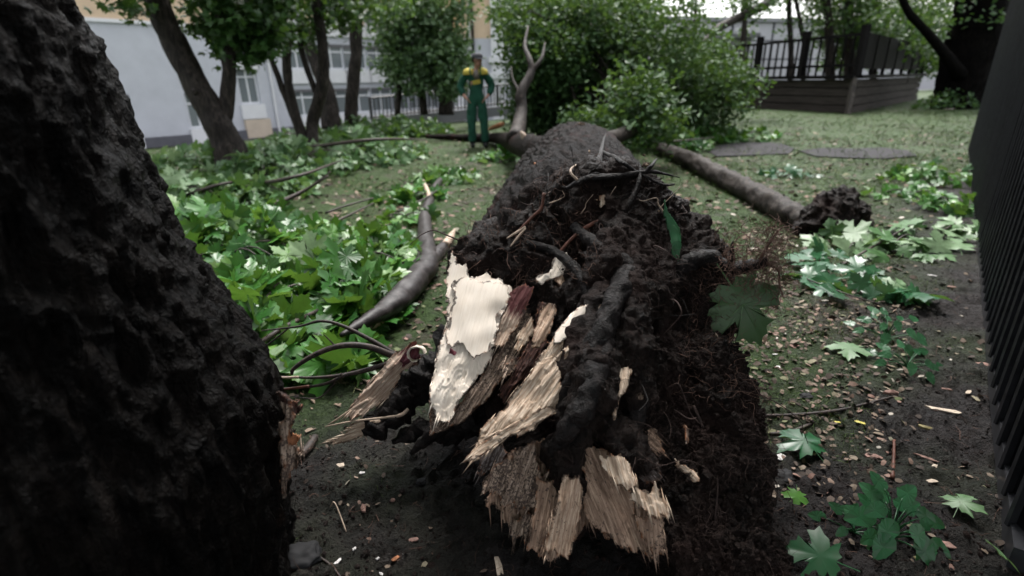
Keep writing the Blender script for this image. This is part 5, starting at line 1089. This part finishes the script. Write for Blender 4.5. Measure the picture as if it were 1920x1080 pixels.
M['overall'] = plain('green_workwear', (.016, .070, .046), .85, .2, .25, 9); M['yellow'] = plain('yellow_workwear', (.36, .30, .05), .75, .2, .15, 12)
M['cap'] = plain('grey_cap', (.06, .06, .068), .8, .2, .2, 20); M['boot'] = plain('dark_boot', (.018, .02, .02), .6, .3, .3, 20); M['hair'] = plain('dark_hair', (.012, .01, .009), .7, .2, .2, 40); M['shirt'] = plain('grey_shirt', (.17, .145, .13), .85, .2, .2, 20)
W = thing('person', wq, 'worker in green and yellow overalls and grey cap, hands at the hips, on the lawn', 'person')
def wv(x, y, z): return np.array([wq[0]+x, wq[1]+y, wq[2]+z])
hd = np.array([.045, -.03, 1.62]); yaw = R_(48); fx = np.array([math.sin(yaw), -math.cos(yaw), 0]); rx = np.array([math.cos(yaw), math.sin(yaw), 0])
def hp(r_, f_, u_): return hd+rx*r_+fx*f_+np.array([0, 0, u_])
vs, es, rs = [], [], []
def jv(p, r, par=None):
    vs.append(wv(*p)); rs.append(r); k = len(vs)-1
    if par is not None: es.append((par, k))
    return k
pel = jv((0, 0, .95), .12); ab = jv((0, 0, 1.12), .11, pel); ch = jv((0, 0, 1.33), .13, ab); nk = jv((.015, 0, 1.47), .06, ch); n2 = jv((.035, -.01, 1.53), .055, nk)
jaw = jv(hp(0, .01, -.05), .072, n2); hm = jv(hp(0, 0, .03), .092, jaw); ht = jv(hp(0, -.01, .10), .075, hm)
jv(hp(0, .085, -.085), .03, jaw); nb_ = jv(hp(0, .085, .02), .024, hm); jv(hp(0, .108, -.018), .016, nb_)
for s in (-1, 1): jv(hp(s*.088, -.01, -.005), .018, hm)
for s in (-1, 1):
    hp_ = jv((s*.095, 0, .90), .10, pel); kn = jv((s*.115+(.0 if s < 0 else .02), -.03, .49), .062, hp_); an = jv((s*.115+(.0 if s < 0 else .03), .01, .14), .045, kn)
    sh_ = jv((s*.18, 0, 1.42), .065, ch); el = jv((s*.315, .06, 1.16), .045, sh_); wr = jv((s*.225, -.10, .99), .03, el)
    pm = jv((s*.185, -.14, .955), (.034, .02), wr)
    for f_, (dx, dz, l) in enumerate([(.030, .012, .8), (.014, .020, 1.), (-.006, .022, 1.05), (-.024, .018, .9)]):
        b1 = jv((s*(.165-.01*f_), -.165+.006*f_, .935-.016*f_+dz*.3), .0095, pm); jv((s*(.135-.008*f_), -.168+.01*f_, .905-.014*f_), .0085, b1)
    t1 = jv((s*.20, -.175, .962), .011, pm); jv((s*.175, -.20, .955), .009, t1)
skin('body', vs, es, rs, M['skin'], W, 2)
vs, es, rs = [], [], []                                    # bib overalls
pel = jv((0, 0, .97), .155); wst = jv((0, 0, 1.12), .15, pel); jv((.01, -.035, 1.30), (.12, .11), wst)
for s in (-1, 1):
    h_ = jv((s*.095, 0, .87), .118, pel); th_ = jv((s*.105, -.01, .70), .112, h_); k_ = jv((s*.115+(.0 if s < 0 else .02), -.03, .49), .092, th_); c_ = jv((s*.115+(.0 if s < 0 else .025), .0, .27), .088, k_); jv((s*.115+(.0 if s < 0 else .03), .01, .10), .082, c_)
ov = skin('overalls', vs, es, rs, M['overall'], W, 2); V = np.empty(len(ov.data.vertices)*3); ov.data.vertices.foreach_get('co', V); V = V.reshape(-1, 3); V += (fbm(V, 9., 3)*.012)[:, None]*np.array([1, 1, .2]); ov.data.vertices.foreach_set('co', V.ravel())
vs, es, rs = [], [], []                                    # jacket
b0 = jv((0, .02, 1.02), (.165, .14)); b1 = jv((0, .02, 1.2), (.165, .14), b0); b2 = jv((0, .01, 1.36), (.17, .13), b1)
for s in (-1, 1):
    s_ = jv((s*.17, 0, 1.415), .095, b2); m_ = jv((s*.26, .035, 1.28), .088, s_); e_ = jv((s*.325, .06, 1.16), .082, m_); f_ = jv((s*.275, -.02, 1.07), .07, e_); jv((s*.238, -.085, 1.005), .052, f_)
jk = skin('jacket', vs, es, rs, M['overall'], W, 2); V = np.empty(len(jk.data.vertices)*3); jk.data.vertices.foreach_get('co', V); V = V.reshape(-1, 3); V += (fbm(V, 10., 3)*.012)[:, None]*np.array([1, 1, .3]); jk.data.vertices.foreach_set('co', V.ravel())
# shirt opening, yellow yokes, badge
def shell(name, c, r, mat, fn, parent=W, seg=24):
    th, ph = np.meshgrid(np.linspace(0, 2*np.pi, seg), np.linspace(0, np.pi, seg//2)); V = np.stack([np.cos(th)*np.sin(ph), np.sin(th)*np.sin(ph), np.cos(ph)], -1).reshape(-1, 3)
    keep = fn(V); i = (np.arange(seg//2-1)[:, None]*seg+np.arange(seg-1)[None]).ravel(); Q = np.stack([i, i+1, i+seg+1, i+seg], 1); Q = Q[keep[Q].all(1)]
    return obj(name, wv(*c)+V*np.array(r), Q, mat, parent)
for s in (-1, 1):
    shell('yellow_yoke', (s*.135, -.012, 1.40), (.115, .135, .108), M['yellow'], lambda v, s=s: (v[:, 2] > -.15) & (v[:, 1] < .5))
shell('shirt', (.02, -.035, 1.38), (.075, .115, .10), M['shirt'], lambda v: v[:, 1] < .2)
MB().box(wv(.02, -.158, 1.25), (.15, .012, .075), [[.98, 0, .17], [0, 1, 0], [-.17, 0, .98]]).build('chest_badge', M['yellow'], W)
for s in (-1, 1): MB().tube([wv(s*.085+.01, -.13, 1.33), wv(s*.10, -.135, 1.44), wv(s*.10, -.02, 1.515)], .016, 6, k=4).build('strap', M['overall'], W, True)
vs, es, rs = [], [], []; k0 = jv((-.07, .02, 1.47), .035); k1 = jv((.02, .06, 1.50), .035, k0); k2 = jv((.10, .01, 1.475), .035, k1); skin('collar', vs, es, rs, M['overall'], W, 1)
for s in (-1, 1):
    x0 = s*.115+(0 if s < 0 else .03); vs, es, rs = [], [], []; a_ = jv((x0, .02, .16), .075); b_ = jv((x0, .02, .055), .06, a_); jv((x0+.015, -.12, .045), .05, b_); skin('boot', vs, es, rs, M['boot'], W, 1, 0)
th_ = np.linspace(0, 2*np.pi, 24, endpoint=False); Vc = [];  prof_ = [(.112, .055), (.115, .085), (.105, .115), (.085, .14), (.04, .152), (.004, .154)]
for r_, z_ in prof_:
    for a in th_: Vc.append(wv(*hp(math.cos(a)*r_*.92, math.sin(a)*r_, z_)))
Fq = [(24*k+j, 24*k+(j+1) % 24, 24*(k+1)+(j+1) % 24, 24*(k+1)+j) for k in range(5) for j in range(24)]; cp_ = obj('cap', Vc, Fq, M['cap'], W)
Vv = []; 
for k, a in enumerate(np.linspace(R_(25), R_(155), 12)):
    for (r_, z_) in ((.10, .062), (.175+.012*math.sin(a), .045), (.10, .055), (.175+.012*math.sin(a), .038)): Vv.append(wv(*hp(math.cos(a)*r_*.8, math.sin(a)*r_, z_)))
obj('visor', Vv, [(4*k, 4*k+1, 4*k+5, 4*k+4) for k in range(11)]+[(4*k+2, 4*k+6, 4*k+7, 4*k+3) for k in range(11)]+[(4*k+1, 4*k+3, 4*k+7, 4*k+5) for k in range(11)], M['cap'], cp_)
shell('hair', hp(0, -.012, .035), (.10, .10, .095), M['hair'], lambda v: ((v@np.array([fx[0], fx[1], 0])) < .25) & (v[:, 2] > -.75))
for s in (-1, 1):
    V, Fc = tube([wv(*hp(s*.034, .080, .032)), wv(*hp(s*.034, .092, .032))], [.012, .008], 8); obj('eye', V, Fc, M['hair'], W)
V, Fc = tube([wv(*hp(-.025, .09, -.062)), wv(*hp(0, .100, -.060)), wv(*hp(.025, .09, -.062))], .006, 6); obj('mouth', V, Fc, M['maroon'], W)
# rolled tool bag / dark log at the feet is the fallen limb behind him

# ================================================================== litter, grass, chips
def scatter(n, fn, ymax=13.):
    """ground points, denser near the camera as fn asks"""
    out = []
    while len(out) < n:
        x = rng.uniform(-1.1, 1.15, 4000); y = np.exp(rng.uniform(math.log(.75), math.log(ymax), 4000)); x = x*(y+.3); k = fn(x, y) > rng.uniform(0, 1, 4000); out += list(zip(x[k], y[k]))
    p = np.array(out[:n]); return np.column_stack([p, gz(p[:, 0], p[:, 1])])
frus = lambda x, y: (np.abs(x) < y*1.08+.35)
clear = lambda x, y: 1-np.exp(-(((x-.3)/.62)**4+((y-1.6)/.6)**4))
lawnness = lambda x, y: np.clip(1-soil_mask(x, y)*1.15, 0, 1)*frus(x, y)
p = scatter(56000, lambda x, y: lawnness(x, y)*np.clip(.30+1.2*fbm(xyz(x*.9, y*.9, 5.), 1., 3)+.45*(x > 1.2)*(y > 3.4), .03, 1), 26.); K = len(p)
V, Fc = hairs(p, np.column_stack([rng.normal(size=(K, 2))*.8, np.ones(K)*.8]), rng.uniform(.02, .075, K)*np.clip(p[:, 1]/3, .8, 2.2), rng.uniform(.0008, .0018, K)*np.clip(p[:, 1]/3, .8, 5.), 4, .35, .25, sides=2)
x = rng.uniform(.7, 3.2, 26000); y = rng.uniform(1.4, 5.5, 26000); kp = (((x-1.45)*.787-(y-1.1)*.617) < -.45) & (fbm(xyz(x*2.2, y*2.2, 2.), 1., 3) > .0); x, y = x[kp], y[kp]; K = len(x)
V2, F2 = hairs(np.column_stack([x, y, gz(x, y)]), np.column_stack([rng.normal(size=(K, 2))*.8, np.ones(K)*.8]), rng.uniform(.015, .055, K), rng.uniform(.0008, .0016, K), 4, .35, .25, sides=2)
Fc = np.concatenate([Fc, F2+len(V)]); V = np.concatenate([V, V2])
setp(obj('grass', V, Fc, M['grass'], None), 'short patchy grass and moss on the bare lawn', 'grass', kind='stuff')
CL = (np.array([(-.5, -.2, 0), (-.1, -.33, .06), (.5, -.15, 0), (.42, .2, .05), (0, .3, .10), (-.45, .22, .02)]), [(0, 1, 4), (0, 4, 5), (1, 2, 3), (1, 3, 4)])
tm = NT('litter'); g = tm.n('ShaderNodeNewGeometry'); tm.col(tm.ramp(g.outputs['Random Per Island'], [(0, (.026, .018, .014)), (.4, (.075, .054, .040)), (.62, (.15, .115, .085)), (.74, (.17, .098, .078)), (.86, (.22, .18, .135)), (.94, (.07, .095, .03)), (.975, (.24, .21, .17)), (1., (.46, .42, .37))])).rough(.75, .25); M['litter'] = tm.m
p = scatter(11000, lambda x, y: (lawnness(x, y)*.9+.09*soil_mask(x, y)*frus(x, y))*clear(x, y)); K = len(p); p[:, 2] += .004
V, Fc = cloud(CL, p, frames(K, .35), rng.uniform(.008, .045, K)*np.clip(p[:, 1]/2.2, .6, 2.)); setp(obj('leaf_litter', V, Fc, M['litter'], None, False), 'scattered bark chips, dry leaf scraps and wood crumbs on the ground', 'litter', kind='stuff')
# right-hand bank near the root plate is thick with chips
x = rng.uniform(.75, 2.3, 3400); y = rng.uniform(1.3, 4.2, 3400); k = ((x-1.45)*.787-(y-1.1)*.617 < -.35) & (x > .75); x, y = x[k], y[k]; K = len(x); p = np.column_stack([x, y, gz(x, y)+.004])
V, Fc = cloud(CL, p, frames(K, .4), rng.uniform(.008, .034, K)); setp(obj('bark_chips', V, Fc, M['litter'], None, False), 'dense bark chips and crumbs on the bank right of the root plate', 'litter', kind='stuff')
# soil crumbs
p = scatter(14000, lambda x, y: soil_mask(x, y)*frus(x, y)*(y < 4)); K = len(p); ico = bmesh.new(); bmesh.ops.create_icosphere(ico, subdivisions=1, radius=.5); IV = np.array([v.co for v in ico.verts]); IFc = [tuple(v.index for v in f.verts) for f in ico.faces]; ico.free()
IV = IV*np.array([1, .8, .65])*(1+.25*fbm(IV*3, 1., 2))[:, None]
V, Fc = cloud((IV, IFc), p, frames(K, 1.), rng.lognormal(-5.0, .55, K)); setp(obj('soil_crumbs', V, Fc, M['rootsoil'], None, False), 'loose dark crumbs of soil around the root plate', 'soil', kind='stuff')
p = scatter(700, lambda x, y: soil_mask(x, y)*frus(x, y)*(y < 4)); K = len(p); V, Fc = hairs(p+np.array([0, 0, .004]), np.column_stack([rng.normal(size=(K, 2)), np.zeros(K)+.15]), rng.uniform(.02, .09, K), rng.uniform(.0006, .0014, K), 5, .35, .03)
setp(obj('dry_stalks', V, Fc, M['fine_root_red'], None), 'thin dry stalks and rootlets strewn over the dark soil', 'litter', kind='stuff')
# single scraps one can point at
def scrap(label, px, py, l, wd, yaw, mat, th=.006, tilt=.1, cat='chip', lift=0., name='wood_chip', bend=.0):
    q = gp(px, py); n = 7; top = []; rr = random.Random(px)
    o = []
    for k in range(10):
        a = 2*math.pi*k/10; ex = abs(math.cos(a))**.6*math.copysign(1, math.cos(a)); ey = abs(math.sin(a))**.6*math.copysign(1, math.sin(a)); o.append((ex*l/2*rr.uniform(.6, 1.15), ey*wd/2*rr.uniform(.5, 1.2)))
    c_, s_ = math.cos(yaw), math.sin(yaw); tx, ty = rr.uniform(-tilt, tilt), rr.uniform(-tilt, tilt)-.05; V = []
    for zz_ in (th, 0):
        for x_, y_ in o: V.append([q[0]+c_*x_-s_*y_, q[1]+s_*x_+c_*y_, q[2]+.002+lift+zz_*.6+tx*x_+ty*y_+bend*(x_*x_)/l])
    V.append(np.mean(V[:10], 0)+np.array([0, 0, th*.5])); Fc = [(k, (k+1) % 10, 20) for k in range(10)]+[(k, k+10, (k+1) % 10+10, (k+1) % 10) for k in range(10)]
    return setp(obj(name, V, Fc, M[mat], None, False, uv=np.array(V)[:, :2]), label, cat, 'scraps on the ground')
for a in [('long cream wood chip lying on black soil near the fence', 1772, 773, .14, .036, -.55, 'chip_cream', .008), ('cream oval wood chip on soil above the nettle weed', 1747, 905, .042, .02, .1, 'chip_cream'),
          ('crumpled white scrap right of the root plate', 1465, 858, .042, .03, .8, 'chip_white'), ('white rectangular scrap on the bank right of the large hanging leaf', 1459, 690, .026, .022, 0, 'chip_white'),
          ('flat white scrap above the white rectangle on the bank', 1453, 667, .034, .012, -.1, 'chip_white'), ('tan crumb of rotten wood on soil below the left root', 640, 876, .036, .028, .4, 'chip_cream', .012),
          ('square white scrap on the dark soil below the left root', 679, 889, .018, .016, .1, 'chip_white'), ('narrow white scrap at the bottom left of the soil', 632, 1045, .032, .012, 1.1, 'chip_white'),
          ('small white scrap near the bottom left stalk', 663, 1024, .014, .010, .9, 'chip_white'), ('tiny white scrap on soil left of the torn wood', 707, 1039, .013, .008, .6, 'chip_white'), ('white scrap on the bottom edge below the soil', 714, 1070, .016, .008, -.8, 'chip_white'),
          ('orange dry leaf scrap at the bottom of the dark soil', 740, 1042, .03, .016, .9, 'orange_bark'), ('orange dry scrap beside the near trunk foot', 546, 985, .02, .012, 0, 'orange_bark'),
          ('dull red stone in the dark soil below the left root', 681, 952, .018, .034, .2, 'chip_pink', .012), ('small red stone in the middle of the dark soil', 737, 937, .016, .012, .2, 'chip_pink', .01), ('pink crushed scrap in the dark soil near the torn wood', 775, 1006, .032, .02, .3, 'chip_pink'),
          ('yellow leaf scrap on the chips of the right bank', 1612, 795, .045, .018, -.6, 'leaf_yellow', .003), ('small yellow leaf left of the bigger yellow leaf', 1570, 788, .03, .012, -.3, 'leaf_yellow', .003),
          ('curled dry olive leaf right of the yellow leaf', 1740, 803, .06, .022, -.5, 'leaf_dry', .012), ('pink bark flake on the right bank below the yellow leaves', 1640, 858, .06, .03, -.2, 'chip_pink'), ('red-brown bark strip right of the upright stick', 1735, 862, .07, .014, -.6, 'chip_pink'), ('cream curl of bark beside the red-brown strip', 1752, 876, .03, .014, .6, 'chip_cream'),
          ('pink bark flake in front of the fence on bare soil', 1775, 728, .05, .014, -.2, 'chip_pink'), ('tan bark flake near the fence foot', 1815, 735, .04, .018, .7, 'chip_cream'), ('brown bark strip standing against the fence foot', 1845, 690, .10, .018, 1.5, 'chip_pink', .008, .5),
          ('brown clump of bark on the right bank', 1670, 740, .06, .03, 0, 'chip_pink', .02), ('white chip near the top of the black soil strip', 1735, 495, .05, .03, .3, 'chip_white'), ('small white chip above the pink flakes', 1745, 522, .055, .025, -.3, 'chip_white'), ('pink flake on the black soil strip', 1785, 540, .05, .03, 0, 'chip_pink'), ('white crumb by the fence foot', 1828, 462, .04, .03, 0, 'chip_white'),
          ('pinkish dead leaf below the nettle weed', 1770, 1028, .05, .03, -.3, 'chip_pink'), ('dry lacy leaf under the nettle weed', 1725, 1055, .06, .035, .4, 'leaf_dry'), ('pointed wood shard at the bottom edge below the torn wood', 935, 1066, .02, .07, .2, 'chip_cream', .01, .3)]:
    scrap(*a)
for lab, px, py, r in [('round black stone on the right bank above the twig', 1512, 742, .024), ('dark rounded stone beside the root plate on the right', 1470, 892, .035), ('large flat dark stone at the bottom left of the soil', 565, 1045, .05), ('grey stone in the dark soil left of the torn wood', 790, 905, .018)]:
    q = gp(px, py); bm = bmesh.new(); bmesh.ops.create_icosphere(bm, subdivisions=4, radius=r); V = np.array([v.co for v in bm.verts]); Fc = [tuple(v.index for v in f.verts) for f in bm.faces]; bm.free()
    V = V*np.array([1.2, .9, .5])*(1+.3*fbm(V/r, 1.3, 3))[:, None]+q+np.array([0, 0, r*.05]); setp(obj('stone', V, Fc, M['stone']), lab, 'stone', 'stones in the soil')
